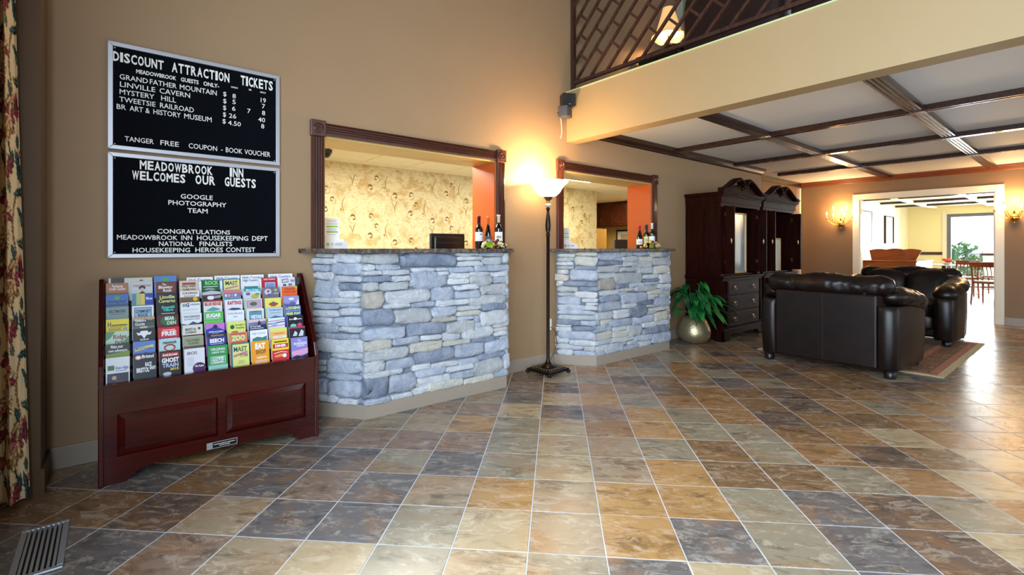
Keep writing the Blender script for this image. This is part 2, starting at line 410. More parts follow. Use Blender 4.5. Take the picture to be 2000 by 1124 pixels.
# ------------------------------------------------------------------ main wall with two openings
WY = 3.62; WT = .36; ZT = 5.2
O1 = (1.205, 2.795); O2 = (3.685, 5.285); OZ0, OZ1 = 1.168, 2.025
m = MB()
m.box(-.26, WY, 0, O1[0], WY+WT, ZT); m.box(O1[0], WY, 0, O1[1], WY+WT, OZ0); m.box(O1[0], WY, OZ1, O1[1], WY+WT, ZT)
m.box(O1[1], WY, 0, O2[0], WY+WT, ZT); m.box(O2[0], WY, 0, O2[1], WY+WT, OZ0); m.box(O2[0], WY, OZ1, O2[1], WY+WT, ZT)
m.box(O2[1], WY, 0, 8.42, WY+WT, ZT)
struct(m.build('wall_front', 'wall_paint'))
# the jog at the left corner and the pier behind the curtain
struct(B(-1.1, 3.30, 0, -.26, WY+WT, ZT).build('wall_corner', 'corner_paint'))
# alcove behind the second armoire, and far wall with the doorway
struct(B(8.42, 3.91, 0, 10.82, 3.99, 2.86).build('wall_alcove', 'wall_paint_dim'))
FX = 10.82; DY0, DY1, DZ = 1.06, 2.87, 2.11
m = B(FX, DY1, 0, FX+.14, 4.2, 2.86); m.box(FX, -3.3, 0, FX+.14, DY0, 2.86); m.box(FX, DY0, DZ, FX+.14, DY1, 2.86)
struct(m.build('wall_far', 'wall_paint_dim'))
# wall behind the camera with tall windows, low wall at left
m = B(-1.1, -3.4, 0, FX+.14, -3.2, .35); m.box(-1.1, -3.4, 4.7, 5.75, -3.2, ZT); m.box(5.75, -3.4, 2.4, FX+.14, -3.2, ZT)
for x0, x1 in ((-1.1, 2.7), (5.7, 6.15), (10.25, FX+.14)): m.box(x0, -3.4, .35, x1, -3.2, 4.8)
struct(m.build('wall_back', 'corner_paint'))  # unseen wall, finished dark to cut the bounced light
m = B(-.6, -3.4, 0, -.45, 3.3, .3); m.box(-.6, -3.4, 3.2, -.45, 3.3, ZT); m.box(-.6, -3.4, .3, -.45, -2.65, 3.2); m.box(-.6, 1.65, .3, -.45, 3.3, 3.2)
struct(m.build('wall_left', 'corner_paint'))  # out of view; dark finish keeps indirect light low
def glazing(name, x0, y0, x1, y1, z0, z1, n):
    """window in a wall plane: frame bars as parts and panes as parts"""
    r = MB(); dx, dy = (x1-x0)/n, (y1-y0)/n; ax = abs(x1-x0) > abs(y1-y0); t = .03
    def bar(xa, ya, za, xb, yb, zb):
        if ax: r.box(xa, ya-t, za, xb, yb+t, zb)
        else: r.box(xa-t, ya, za, xb+t, yb, zb)
    for i in range(n+1):
        x, y = x0+dx*i, y0+dy*i
        if ax: bar(x-.03, y, z0, x+.03, y, z1)
        else: bar(x, y-.03, z0, x, y+.03, z1)
    for z in (z0, z1-.06): bar(x0, y0, z, x1, y1, z+.06)
    f = struct(r.build(name, 'frame_grey'))
    for i in range(n):
        xa, ya = x0+dx*i, y0+dy*i; p = MB()
        if ax: p.box(xa+.03, ya-.004, z0+.06, xa+dx-.03, ya+.004, z1-.06)
        else: p.box(xa-.004, ya+.03, z0+.06, xa+.004, ya+dy-.03, z1-.06)
        p.build('pane', 'glass_pane', f)
    return f
glazing('window_3', -.53, -2.65, -.53, 1.65, .3, 3.2, 4)
glazing('window_4', 2.7, -3.3, 5.7, -3.3, .35, 4.7, 3)
glazing('window_5', 6.15, -3.3, 10.25, -3.3, .35, 2.4, 4)
# high ceiling of the hall and landing
struct(B(-1.1, -3.4, ZT, FX+.14, WY+WT, ZT+.1).build('ceiling_hall', 'casing_wood_h'))  # unseen; dark wood finish set to soak up bounced light
# lining of the openings
for i, (a, b) in enumerate((O1, O2)):
    struct(B(b-.012, WY+.005, OZ0+.032, b, WY+WT, OZ1-.012).build('trim_%d' % (i*3+1), 'orange_paint'))
    struct(B(a, WY+.005, OZ1-.012, b, WY+WT, OZ1).build('trim_%d' % (i*3+2), 'soffit_paint'))
    struct(B(a, WY+.005, OZ0+.032, a+.012, WY+WT, OZ1-.012).build('trim_%d' % (i*3+3), 'soffit_paint'))
# office behind
OFL = .62
struct(B(.62, 6.07, 0, 7.1, 6.17, 2.3).build('wall_wallpaper', 'wallpaper'))
m = B(.52, WY+WT, 0, .62, 8.6, 2.3); m.box(.52, 8.5, 0, 9.5, 8.6, 2.3); m.box(9.4, WY+WT+.02, 0, 9.5, 8.6, 2.3)
struct(m.build('wall_office', 'soffit_paint'))
oc = struct(B(.52, WY+WT, 2.3, 9.5, 8.6, 2.4).build('ceiling_office', 'office_ceiling'))
for gy in range(8):
    for gx in range(15):
        x0 = .62+gx*.61; y0 = 4.0+gy*.61
        if x0+.6 > 9.4 or y0+.6 > 8.5: continue
        B(x0+.006, y0+.006, 2.288, x0+.604, y0+.604, 2.3).build('ceiling_tile', 'office_ceiling', oc)
# wallpaper scrolls: printed hooks, forks and vines
hk = lin((128, 92, 34)); hk2 = lin((166, 134, 70))
def ribbon(mb, pts, ws, col):
    Y = 6.068
    v = []
    for i, (x, z) in enumerate(pts):
        a = pts[max(0, i-1)]; b = pts[min(len(pts)-1, i+1)]; dx, dz = b[0]-a[0], b[1]-a[1]; L = math.hypot(dx, dz) or 1
        nx, nz = -dz/L*ws[i], dx/L*ws[i]; v += [(x+nx, Y, z+nz), (x-nx, Y, z-nz)]
    mb.add(v, [(2*i, 2*i+1, 2*i+3, 2*i+2) for i in range(len(pts)-1)], col)
def arc(mb, cx, cz, r0, r1, a0, a1, w0, w1, col, n=12, sx=.85, mir=1):
    pts = []; ws = []
    for k in range(n+1):
        t = k/n; a = math.radians(a0+(a1-a0)*t); r = r0+(r1-r0)*t
        pts.append((cx+mir*r*math.cos(a)*sx, cz+r*math.sin(a))); ws.append(w0+(w1-w0)*math.sin(PI*t)**.8)
    ribbon(mb, pts, ws, col)
def hook(mb, x, z, s, mir=1):
    arc(mb, x, z, s*.62, s*.5, 165, 20, .002, s*.19, hk, mir=mir)          # leaf head
    arc(mb, x+mir*s*.1, z-s*.05, s*.42, s*.2, 30, -150, s*.05, s*.13, hk, mir=mir)   # curl
    arc(mb, x-mir*s*.1, z-s*.35, s*.95, s*.7, 140, 300, .0015, .003, hk2, mir=mir)    # thin tail
def curve(mb, p, w0, col):
    (x0, z0), (x1, z1), (x2, z2) = p; pts = []; ws = []
    for k in range(9):
        t = k/8; pts.append(((1-t)**2*x0+2*t*(1-t)*x1+t*t*x2, (1-t)**2*z0+2*t*(1-t)*z1+t*t*z2)); ws.append(w0*(.3+math.sin(PI*t)))
    ribbon(mb, pts, ws, col)
wm = MB()
def ok(xx, zz): return .80 < xx < 6.98 and zz < 2.19
for ci in range(0, 12):
    for ri in range(-1, 4):
        x = .88+ci*.58; z = .42+ri*.63+(.315 if ci % 2 else 0)
        if ok(x, z): hook(wm, x, z, .062)
        if ok(x+.01, z+.26): hook(wm, x+.01, z+.26, .055, -1)
        if ok(x+.085, z+.13): hook(wm, x+.085, z+.13, .052, -1)
        if ok(x+.37, z-.08): hook(wm, x+.35, z-.087, .064)
        if ok(x+.37, z-.15): curve(wm, [(x+.39, z-.145), (x+.35, z-.2), (x+.34, z-.31)], .005, hk2); curve(wm, [(x+.29, z-.17), (x+.335, z-.2), (x+.34, z-.27)], .004, hk2)
        if ok(x+.26, z+.17): curve(wm, [(x+.25, z+.18), (x+.17, z+.07), (x+.25, z-.04)], .005, hk2); curve(wm, [(x+.2, z+.03), (x+.18, z+.01), (x+.21, z+.0)], .006, hk)
struct_wm = wm.build('wallpaper_scrolls', 'print', bpy.data.objects['wall_wallpaper'])
struct_wm['kind'] = 'stuff'

# window casings with fluting and rosette blocks
def casing(name, x0, x1, zt):
    e = bpy.data.objects.new(name, None); COL.objects.link(e); struct(e); e.location = (x0, WY, 0)
    wd = .09
    def part(nm, mb, mat, **k): o = mb.build(nm, mat, e, **k); o.location = (-x0, -WY, 0); return o
    def fluted_v(a, z0, z1):
        pts = [(a, WY), (a, WY-.022)]
        for k in range(4):
            c = a+.014+k*.0175; pts += [(c, WY-.024), (c+.004, WY-.014), (c+.010, WY-.014), (c+.0135, WY-.024)]
        pts += [(a+wd, WY-.022), (a+wd, WY)]
        return MB().prism(pts, 2, z0, z1)
    def fluted_h(a0, a1, z0):
        pts = [(WY, z0), (WY-.022, z0)]
        for k in range(4):
            c = z0+.014+k*.0175; pts += [(WY-.024, c), (WY-.014, c+.004), (WY-.014, c+.010), (WY-.024, c+.0135)]
        pts += [(WY-.022, z0+wd), (WY, z0+wd)]
        return MB().prism(pts[::-1], 0, a0, a1)
    zc = zt-wd
    part('side_casing', fluted_v(x0, 1.2, zc-.01), 'casing_wood'); part('side_casing', fluted_v(x1-wd, 1.2, zc-.01), 'casing_wood')
    part('head_casing', fluted_h(x0+wd+.008, x1-wd-.008, zc), 'casing_wood_h')
    for a in (x0, x1-wd):
        b = B(a-.008, WY-.034, zc-.012, a+wd+.008, WY, zt+.014)
        part('corner_block', b, 'casing_wood', bevel=.003)
        q = MB(); q.lathe([(.036, 0), (.036, .006), (.029, .008), (.025, .003), (.016, .003), (.012, .009), (0, .012)], 0, 0, 20); q.smooth = True
        q.warp(lambda p, a=a: Vector((a+wd/2+p.x, WY-.034-p.z, (zc+zt)/2+p.y)))
        part('rosette', q, 'casing_wood')
casing('window_1', 1.115, 2.890, 2.115)
casing('window_2', 3.595, 5.380, 2.12)

# ------------------------------------------------------------------ beam, landing, lounge ceiling
BX0, BX1, BZ0, BZ1 = 3.752, 3.915, 2.334, 2.86
struct(B(BX0, -3.2, BZ0, BX1, WY, BZ1).build('trim_7', 'beam_paint'))
struct(B(BX0-.008, -3.2, BZ1, BX1, WY, BZ1+.012).build('trim_8', pm('edge_strip', (190, 200, 150), .4)))
CZ = 2.52
ceil = struct(B(BX1, -3.2, CZ+.03, FX, 3.9, BZ1-.001).build('ceiling', 'beam_wood'))
struct(B(BX1, -3.2, BZ1, FX, WY, BZ1+.01).build('floor_landing', 'carpet_dark'))
GXs = [BX1, 5.79, 7.42, 9.0, FX]; GYs = [-3.2, -1.6, -.25, 1.09, 2.43, 3.62]
for i in range(4):
    for j in range(5):
        y1 = GYs[j+1] if (j < 4 or i < 2) else 3.9
        B(GXs[i]+.002, GYs[j]+.002, CZ, GXs[i+1]-.002, y1-.002, CZ+.03).build('ceiling_panel', 'ceiling_white', ceil)
def ridge(w, h, n):
    pts = [(-w, 0), (-w, -h*.4)]
    for k in range(n):
        c = -w*.75+1.5*w*k/(n-1) if n > 1 else 0; q = w*.5/n
        pts += [(c-q, -h), (c+q, -h)]
        if k < n-1: pts += [(c+q*1.3, -h*.7), (c+q*1.7, -h*.7)]
    return pts+[(w, -h*.4), (w, 0)]
for y in GYs[1:-1]:
    for i in range(4):
        p = MB().prism([(y+a, CZ+b) for a, b in ridge(.066, .05, 4)], 0, GXs[i]+(.0 if i == 0 else .05), GXs[i+1]-.05)
        p.build('ceiling_rib', 'beam_wood', ceil)
for x in GXs[1:-1]:
    for j in range(5):
        y1 = GYs[j+1]
        p = MB().prism([(x+a, CZ+b) for a, b in ridge(.04, .055, 2)], 1, GYs[j]+.04, y1-.04)
        p.build('ceiling_beam', 'beam_wood', ceil)
    for y in GYs[1:-1]: B(x-.05, y-.07, CZ-.06, x+.05, y+.07, CZ).build('ceiling_boss', 'beam_wood', ceil)
m = MB().prism([(WY, 2.43), (WY, CZ), (WY-.085, CZ), (WY-.085, CZ-.02), (WY-.05, CZ-.035), (WY-.03, CZ-.07), (WY-.012, CZ-.08)][::-1], 0, BX1, 8.42)
struct(m.build('trim_9', 'beam_wood'))
m = MB().prism([(FX, 2.43), (FX-.012, 2.44), (FX-.03, CZ-.07), (FX-.05, CZ-.035), (FX-.085, CZ-.02), (FX-.085, CZ), (FX, CZ)], 1, -3.2, 3.9)
struct(m.build('trim_10', pm('crown_red', (120, 62, 36), .3, coat=.3)))
struct(B(8.46, 3.83, 2.43, FX-.09, 3.91, CZ).build('trim_11', 'beam_wood'))
struct(B(FX-.1, 3.86, 0, FX-.02, 3.91, 2.42).build('trim_12', 'white_trim'))
# baseboards
for nm, a, b in (('baseboard_front', -.26, 1.08), ('baseboard_front.001', 2.93, 3.54), ('baseboard_front.002', 5.43, 8.42)):
    B(a, WY-.014, 0, b, WY, .12).build(nm, 'base_paint', bevel=.003)['kind'] = 'structure'
struct(B(FX-.014, -3.2, 0, FX, DY0-.11, .12).build('baseboard_far', 'base_paint'))
struct(B(FX-.014, DY1+.11, 0, FX, 3.85, .12).build('baseboard_far.001', 'base_paint'))
struct(B(-.26, 3.30, 0, -.246, 3.60, .12).build('baseboard_corner', 'corner_paint'))

# door casing, jamb, hinges
d = bpy.data.objects.new('door_1', None); COL.objects.link(d); struct(d)
cs = .105
B(FX-.02, DY0-cs, 0, FX, DY0, DZ+cs).build('side_casing', 'white_trim', d, bevel=.003)
B(FX-.02, DY1, 0, FX, DY1+cs, DZ+cs).build('side_casing', 'white_trim', d, bevel=.003)
B(FX-.02, DY0, DZ, FX, DY1, DZ+cs).build('head_casing', 'white_trim', d, bevel=.003)
B(FX, DY0, 0, FX+.14, DY0+.015, DZ).build('jamb', 'white_trim', d); B(FX, DY1-.015, 0, FX+.14, DY1, DZ).build('jamb', 'white_trim', d)
for z in (1.03, 1.85):
    h = B(FX+.03, DY1-.02, z, FX+.11, DY1-.014, z+.10).build('hinge', 'brass', d)

# ------------------------------------------------------------------ stone counters
def counter(name, label, cornerL, cornerR, wallL, wallR, stones, fill_label):
    """trapezoid bay in front of the wall; stones laid on its faces"""
    e = thing(name, label, 'counter', (cornerL, WY, 0))
    off = Vector((-cornerL, -WY, 0)); FYc = 3.275
    def part(nm, mb, mat, **k): o = mb.build(nm, mat, e, **k); o.location = off; return o
    ZB = .10; ZS = 1.168; ins = .035
    core = [(wallL+ins, WY-.001), (wallR-ins, WY-.001), (cornerR-ins*.3, FYc+ins), (cornerL+ins*.3, FYc+ins)]
    part('core', MB().prism(core[::-1], 2, 0, ZS), 'joint_backing')
    base = [(wallL, WY-.001), (wallL+.012, WY-.001), (cornerL+.004, FYc+.013), (cornerR-.004, FYc+.013), (wallR-.012, WY-.001), (wallR, WY-.001), (cornerR, FYc), (cornerL, FYc)]
    part('baseboard', MB().prism(base[::-1], 2, 0, ZB), 'base_paint')
    S = 0
    ll = Vector((cornerL-wallL, FYc-WY, 0)); L = ll.length; ll.normalize(); nl = Vector((ll.y, -ll.x, 0))
    if nl.y > 0: nl = -nl
    def one(face, x0, x1, z0, z1, k):
        rr = random.Random(int(x0*1000)*7+int(z0*1000))
        w, h = x1-x0, z1-z0
        if w < .012 or h < .008: return
        th = .028+rr.random()*.022; n = 14 if w*h > .006 else 10
        ring = []
        for i in range(n):
            a = 2*PI*(i+.5)/n; c, s = math.cos(a), math.sin(a); ex = .42
            px = math.copysign(abs(c)**ex, c)*w/2; pz = math.copysign(abs(s)**ex, s)*h/2
            j = min(w, h)*.10
            ring.append((px*.99+rr.uniform(-j, j), pz*.985+rr.uniform(-j, j)))
        v = []; v2 = []
        for sc, dp in ((1.0, -.03), (1.0, th*.62), (.94, th*.93), (.6, th)):
            for px, pz in ring:
                mn = min(w, h)/2
                qx = px*sc if sc == 1 else px-math.copysign(min(abs(px), (1-sc)*mn*(1.3 if sc > .9 else .9)+((1-sc)*.0)), px)
                qz = pz*sc if sc == 1 else pz-math.copysign(min(abs(pz), (1-sc)*mn*1.3), pz)
                if sc == .6: qx = px-math.copysign(min(abs(px), .5*mn), px); qz = pz*.45
                v.append((qx, dp+(rr.uniform(-.006, .005) if dp > 0 else 0), qz))
        v.append((rr.uniform(-.1, .1)*w, th*1.02, 0))
        fs = []
        for r in range(3): fs += [(r*n+i, r*n+(i+1) % n, (r+1)*n+(i+1) % n, (r+1)*n+i) for i in range(n)]
        fs += [(3*n+i, 3*n+(i+1) % n, 4*n) for i in range(n)]
        cx, cz = (x0+x1)/2, (z0+z1)/2
        out = []
        for qx, dp, qz in v:
            if face == 'F': out.append((cx+qx, FYc+ins-dp, cz+qz))
            elif face == 'L':
                p = Vector((wallL, WY, 0))+ll*(cx+qx)-nl*(ins*.8)+nl*dp; out.append((p.x, p.y, cz+qz))
            else:
                lr = Vector((wallR-cornerR, WY-FYc, 0)).normalized(); nr = Vector((lr.y, -lr.x, 0))
                p = Vector((cornerR, FYc, 0))+lr*(cx+qx)-nr*(ins*.8)+nr*dp; out.append((p.x, p.y, cz+qz))
        out = [(x, min(y, WY-.002), min(max(z, .098), 1.1665)) for x, y, z in out]
        b = MB(); b.smooth = True; b.add(out, fs)
        part('stone', b, 'stone_'+k)
    for face, xl, xr, yt, yb, k in stones:
        if face == 'F':
            a = onY(xl, (yt+yb)/2, FYc-.01).x; b = onY(xr, (yt+yb)/2, FYc-.01).x; mid = (xl+xr)/2
            z1 = onY(mid, yt, FYc-.01).z; z0 = onY(mid, yb, FYc-.01).z
            a = max(a, cornerL-.02); b = min(b, cornerR+.03)
            if b-a < .02: continue
            one('F', a, b, max(z0, ZB-.01), min(z1, ZS), k)
        else:
            def hit(px, py):
                dx, dy = ray(px); den = dx*nl.x+dy*nl.y; P0 = Vector((wallL, WY, 0))+nl*.01
                dd = (P0.x*nl.x+P0.y*nl.y)/den; q = Vector((dx*dd, dy*dd, 0))
                return (q-P0).dot(ll), CH+(CY-py)/F*dd
            a, _ = hit(xl, yt); b, _ = hit(xr, yt); _, z1 = hit((xl+xr)/2, yt); _, z0 = hit((xl+xr)/2, yb)
            a = max(a, -.01); b = min(b, L+.015)
            if b-a < .02: continue
            one('L', a, b, max(z0, ZB-.01), min(z1, ZS), k)
    # right-hand slanting face, seen edge on: courses of one or two stones
    rr = random.Random(3); z = ZB; LR = math.hypot(wallR-cornerR, WY-FYc)
    while z < ZS-.03:
        h = min(rr.uniform(.045, .12), ZS-z); s = rr.uniform(.4, .6)*LR if rr.random() < .7 else LR
        one('R', 0, s, z, z+h, rr.choice('wbg'))
        if s < LR: one('R', s, LR, z, z+h, rr.choice('wbg'))
        z += h
    return e
def conv(ox, oy, sc, face, L): return [(face, ox+a/sc, ox+b/sc, oy+c/sc, oy+d/sc, k) for a, b, c, d, k in L]
A, Bc, C3, D3 = (600, 485, 6.61), (800, 485, 6.61), (600, 645, 6.61), (800, 625, 6.61)
st1 = conv(*A, 'L', [(95,330,66,125,'w'),(50,385,127,215,'w'),(335,690,60,188,'w'),(55,290,212,302,'b'),(285,680,190,352,'b'),(65,335,306,405,'w'),(330,695,358,448,'w'),(70,392,408,640,'b'),(392,695,450,548,'d'),(384,665,550,640,'w'),(60,660,642,710,'w'),(60,400,712,795,'b'),(400,665,705,768,'b'),(45,400,797,890,'w'),(400,675,772,882,'w'),(60,322,893,970,'w'),(322,700,888,1020,'b'),(80,400,972,1100,'b'),(400,705,1015,1092,'w')])
st1 += conv(*C3, 'L', [(100,670,45,118,'b'),(100,715,122,294,'w'),(90,300,292,378,'d'),(296,710,298,374,'w'),(90,235,380,462,'w'),(90,235,465,545,'g'),(235,700,376,574,'b'),(90,240,548,615,'d'),(235,705,572,655,'b'),(90,240,618,830,'b'),(238,668,650,892,'b'),(90,388,834,935,'w'),(386,645,895,980,'w')])
st1 += conv(*A, 'F', [(690,1205,64,208,'g'),(680,890,212,292,'w'),(888,1208,210,288,'b'),(680,968,294,356,'w'),(962,1340,276,352,'w'),(690,1092,354,444,'d'),(1090,1345,356,434,'w'),(690,942,444,560,'g'),(940,1325,436,548,'g'),(670,1018,562,778,'t'),(1020,1612,540,712,'w'),(1005,1350,714,784,'w'),(675,1150,782,1014,'d'),(1140,1617,778,990,'g')])
st1 += conv(*Bc, 'F', [(-110,618,62,250,'d'),(615,902,56,103,'w'),(904,1228,56,112,'b'),(1222,1290,60,190,'w'),(615,950,104,164,'w'),(948,1216,112,208,'g'),(615,962,166,238,'w'),(40,358,250,312,'w'),(358,517,250,296,'w'),(512,852,242,318,'b'),(850,1290,212,304,'b'),(10,492,300,532,'b'),(370,518,298,354,'w'),(516,784,318,392,'w'),(784,1044,306,358,'w'),(1044,1294,304,368,'w'),(500,788,386,470,'w'),(785,1080,354,486,'g'),(1078,1284,370,452,'b'),(288,598,490,695,'b'),(584,912,472,545,'w'),(600,932,546,658,'b'),(918,1294,456,606,'g'),(1212,1284,560,610,'b'),(35,350,697,768,'b'),(350,788,660,750,'w'),(785,1258,606,738,'g'),(945,1256,712,798,'d'),(295,628,756,884,'b'),(624,952,746,804,'w'),(624,930,806,880,'y'),(298,624,886,956,'t'),(622,852,880,934,'b'),(850,920,868,968,'b'),(918,1292,798,1004,'w')])
st1 += conv(*C3, 'F', [(690,1294,-20,134,'b'),(712,1110,134,282,'y'),(705,1316,240,392,'g'),(700,1030,402,562,'w'),(1030,1400,372,524,'b'),(700,1248,530,612,'w'),(675,1050,618,894,'d'),(1052,1415,566,812,'b'),(660,1092,890,1020,'b'),(1094,1372,812,908,'w')])
st1 += conv(*D3, 'F', [(-25,500,44,208,'d'),(498,868,12,176,'g'),(840,945,30,108,'b'),(680,1090,94,240,'w'),(1086,1290,22,98,'w'),(1072,1276,100,150,'y'),(1100,1278,150,212,'w'),(436,680,166,276,'w'),(142,442,196,272,'w'),(-215,144,222,330,'b'),(800,1172,212,296,'d'),(436,790,258,334,'y'),(5,442,282,420,'y'),(70,604,372,550,'d'),(598,990,300,490,'b'),(984,1290,268,424,'b'),(878,1256,424,514,'d'),(1168,1284,214,268,'b'),(842,1230,510,716,'g'),(1226,1304,430,640,'w'),(646,904,494,582,'b'),(286,658,548,616,'w'),(45,292,580,655,'w'),(466,846,586,672,'w'),(85,488,632,738,'b'),(546,880,656,756,'b'),(1058,1314,640,786,'b'),(95,560,718,858,'w'),(706,1104,730,858,'y'),(250,710,782,926,'y'),(30,296,874,990,'w')])
counter('stone_counter', 'wide reception counter faced in pale blue-grey stacked stone beside the brochure rack', 1.386, 2.650, 1.115, 2.92, st1, '')
E5, F5, G5, H5 = (1080, 485, 9.367), (1200, 485, 9.367), (1080, 595, 9.367), (1200, 595, 9.367)
st2 = conv(*E5, 'L', [(30,292,46,92,'d'),(292,420,46,92,'b'),(80,410,94,170,'y'),(408,852,54,148,'y'),(75,378,172,248,'g'),(376,885,150,328,'y'),(55,378,250,320,'w'),(70,385,322,390,'g'),(384,840,332,408,'d'),(62,288,392,480,'w'),(286,838,396,606,'b'),(20,284,482,602,'y'),(55,192,604,700,'w'),(186,850,606,704,'d'),(75,462,702,812,'g'),(462,850,704,802,'d'),(80,398,812,882,'g'),(398,850,802,922,'w'),(62,514,882,1038,'b'),(512,852,922,998,'w'),(600,845,998,1056,'w')])
st2 += conv(*G5, 'L', [(75,592,8,132,'b'),(560,845,25,108,'w'),(75,790,112,198,'b'),(80,790,196,296,'g'),(70,500,282,384,'d'),(490,800,300,400,'b'),(65,342,354,412,'w'),(40,352,410,502,'w'),(346,790,400,490,'d'),(80,790,492,645,'b'),(30,296,575,714,'w'),(294,790,648,764,'w'),(38,564,714,828,'w'),(562,790,762,868,'g'),(70,368,826,942,'w'),(362,790,852,966,'b')])
st2 += conv(*E5, 'F', [(850,1290,50,218,'b'),(868,1290,218,318,'d'),(830,1258,312,450,'g'),(815,1184,448,562,'g'),(845,1160,566,778,'t'),(890,1225,774,866,'w'),(895,1268,864,992,'d')])
st2 += conv(*G5, 'F', [(845,1262,-36,122,'b'),(790,1125,126,288,'w'),(800,890,290,390,'b'),(892,1112,272,376,'y'),(770,1110,380,508,'b'),(775,1130,506,660,'y'),(775,1085,652,738,'b'),(800,1260,728,872,'w'),(755,980,870,980,'b')])
st2 += conv(*F5, 'F', [(10,135,50,190,'b'),(130,368,50,146,'g'),(366,628,46,140,'b'),(626,762,46,124,'g'),(700,905,60,166,'y'),(860,1038,56,170,'d'),(10,168,196,294,'b'),(162,452,146,250,'g'),(450,722,146,256,'y'),(30,382,252,344,'w'),(370,718,212,364,'g'),(714,1044,172,324,'g'),(128,482,346,436,'g'),(458,752,344,470,'w'),(744,1038,312,470,'y'),(15,538,440,650,'g'),(538,834,480,562,'w'),(538,848,556,618,'d'),(838,1058,472,644,'w'),(46,288,642,750,'d'),(286,562,634,710,'b'),(558,852,618,674,'b'),(86,388,716,796,'y'),(390,784,682,794,'g'),(778,1058,652,738,'w'),(878,1038,712,776,'b'),(640,882,756,858,'y'),(868,1042,774,908,'g'),(90,262,792,864,'b'),(146,628,802,1012,'b'),(636,834,852,904,'w'),(636,762,896,944,'w'),(758,1032,904,1080,'b'),(386,754,952,1048,'d'),(130,424,1014,1100,'w'),(596,764,1040,1086,'w')])
st2 += conv(*H5, 'F', [(275,618,24,240,'d'),(612,1028,46,118,'y'),(6,278,86,172,'w'),(0,290,162,260,'w'),(608,794,116,186,'b'),(742,1020,120,308,'y'),(-70,338,268,402,'b'),(336,744,200,358,'b'),(526,782,326,426,'w'),(778,1034,282,390,'w'),(0,250,396,486,'w'),(246,530,366,584,'g'),(526,1034,390,540,'d'),(-10,274,480,616,'y'),(-100,384,600,692,'w'),(366,714,556,676,'b'),(688,1054,498,726,'b'),(276,444,660,744,'w'),(0,254,684,756,'b'),(414,694,654,796,'w'),(-140,196,764,900,'b'),(186,486,740,876,'b')])
counter('stone_counter', 'smaller stacked-stone counter between the floor lamp and the potted plant', 3.828, 5.149, 3.56, 5.42, st2, '')
for i, (wl, cl, cr, wr, o, lab) in enumerate(((1.03, 1.35, 2.69, 2.99, O1, 'dark granite countertop with chiselled edge on the wide stone counter by the brochure rack'), (3.49, 3.79, 5.19, 5.50, O2, 'brown granite countertop on the stone counter beside the potted plant'))):
    pts = [(wl, WY-.002), (cl, 3.222), (cr, 3.222), (wr, WY-.002), (o[1]-.002, WY-.002), (o[1]-.002, 4.04), (o[0]+.002, 4.04), (o[0]+.002, WY-.002)]
    # subdivide the front edges for a rough chiselled line
    q = []
    for k in range(len(pts)):
        a, b = pts[k], pts[(k+1) % len(pts)]; n = int(math.dist(a, b)/.02) if k < 3 else 1
        for j in range(max(1, n)):
            t = j/max(1, n); x, y = a[0]+(b[0]-a[0])*t, a[1]+(b[1]-a[1])*t
            q.append((x, y-(R.uniform(0, .007) if k < 3 and j else 0)))
    o_ = MB().prism(q, 2, 1.169, 1.2).build('countertop', 'granite'); tag(o_, lab, 'countertop', None)

# ------------------------------------------------------------------ letter boards
def board(name, label, x0, x1, z0, z1, words, bolds):
    e = thing(name, label, 'sign', (x0, WY-.003, z0)); off = Vector((-x0, -(WY-.003), -z0)); fr = .024; yb = WY-.003; yf = yb-.03
    def part(nm, mb, mat, **k): o = mb.build(nm, mat, e, **k); o.location = off; return o
    part('backing', B(x0+.005, yb-.018, z0+.005, x1-.005, yb, z1-.005), 'felt')
    W = x1-x0; H = z1-z0
    def fbar(p): return MB().prism(p, 1, yf, yb-.001)
    for p in ([(x0, z0), (x1, z0), (x1-fr, z0+fr), (x0+fr, z0+fr)], [(x1, z0), (x1, z1), (x1-fr, z1-fr), (x1-fr, z0+fr)], [(x1, z1), (x0, z1), (x0+fr, z1-fr), (x1-fr, z1-fr)], [(x0, z1), (x0, z0), (x0+fr, z0+fr), (x0+fr, z1-fr)]):
        part('frame_bar', fbar(p), 'aluminium', bevel=.002)
    for a in (x0+fr+.008, x1-fr-.008):
        for c in (z0+fr+.008, z1-fr-.008):
            s = MB(); s.sph((a, yb-.019, c), (.004, .002, .004), 8, 4); part('screw', s, 'steel')
    for line in words:
        z = None
        for (s, a, b, base, cap, bold) in line:
            mb = MB()
            pa = onY(a, base, yb-.02); pb = onY(b, base, yb-.02); z = pa.z if z is None else z
            ch = cap/F*(pa.y/ray(a)[1])
            if bold > .03:
                cw = [(.55 if c == 'I' else 1.12 if c in 'MW' else 1) for c in s]; u = (pb.x-pa.x)/sum(cw); x = pa.x
                for c, q in zip(s, cw): put_text(mb, c, (x+u*.06, yb-.0195, z), (1, 0, 0), (0, 0, 1), u*(q-.14), ch, None, .03); x += u*q
            else: put_text(mb, s, (pa.x, yb-.0195, z), (1, 0, 0), (0, 0, 1), pb.x-pa.x, ch, None, bold)
            part('lettering', mb, 'plastic_white')
    return e
def L1(items, base, cap, bold=0.0):
    return [(s, 180+a/4.015, 180+b/4.015, 60+base/4.015, cap/4.015, bold) for s, a, b in items]
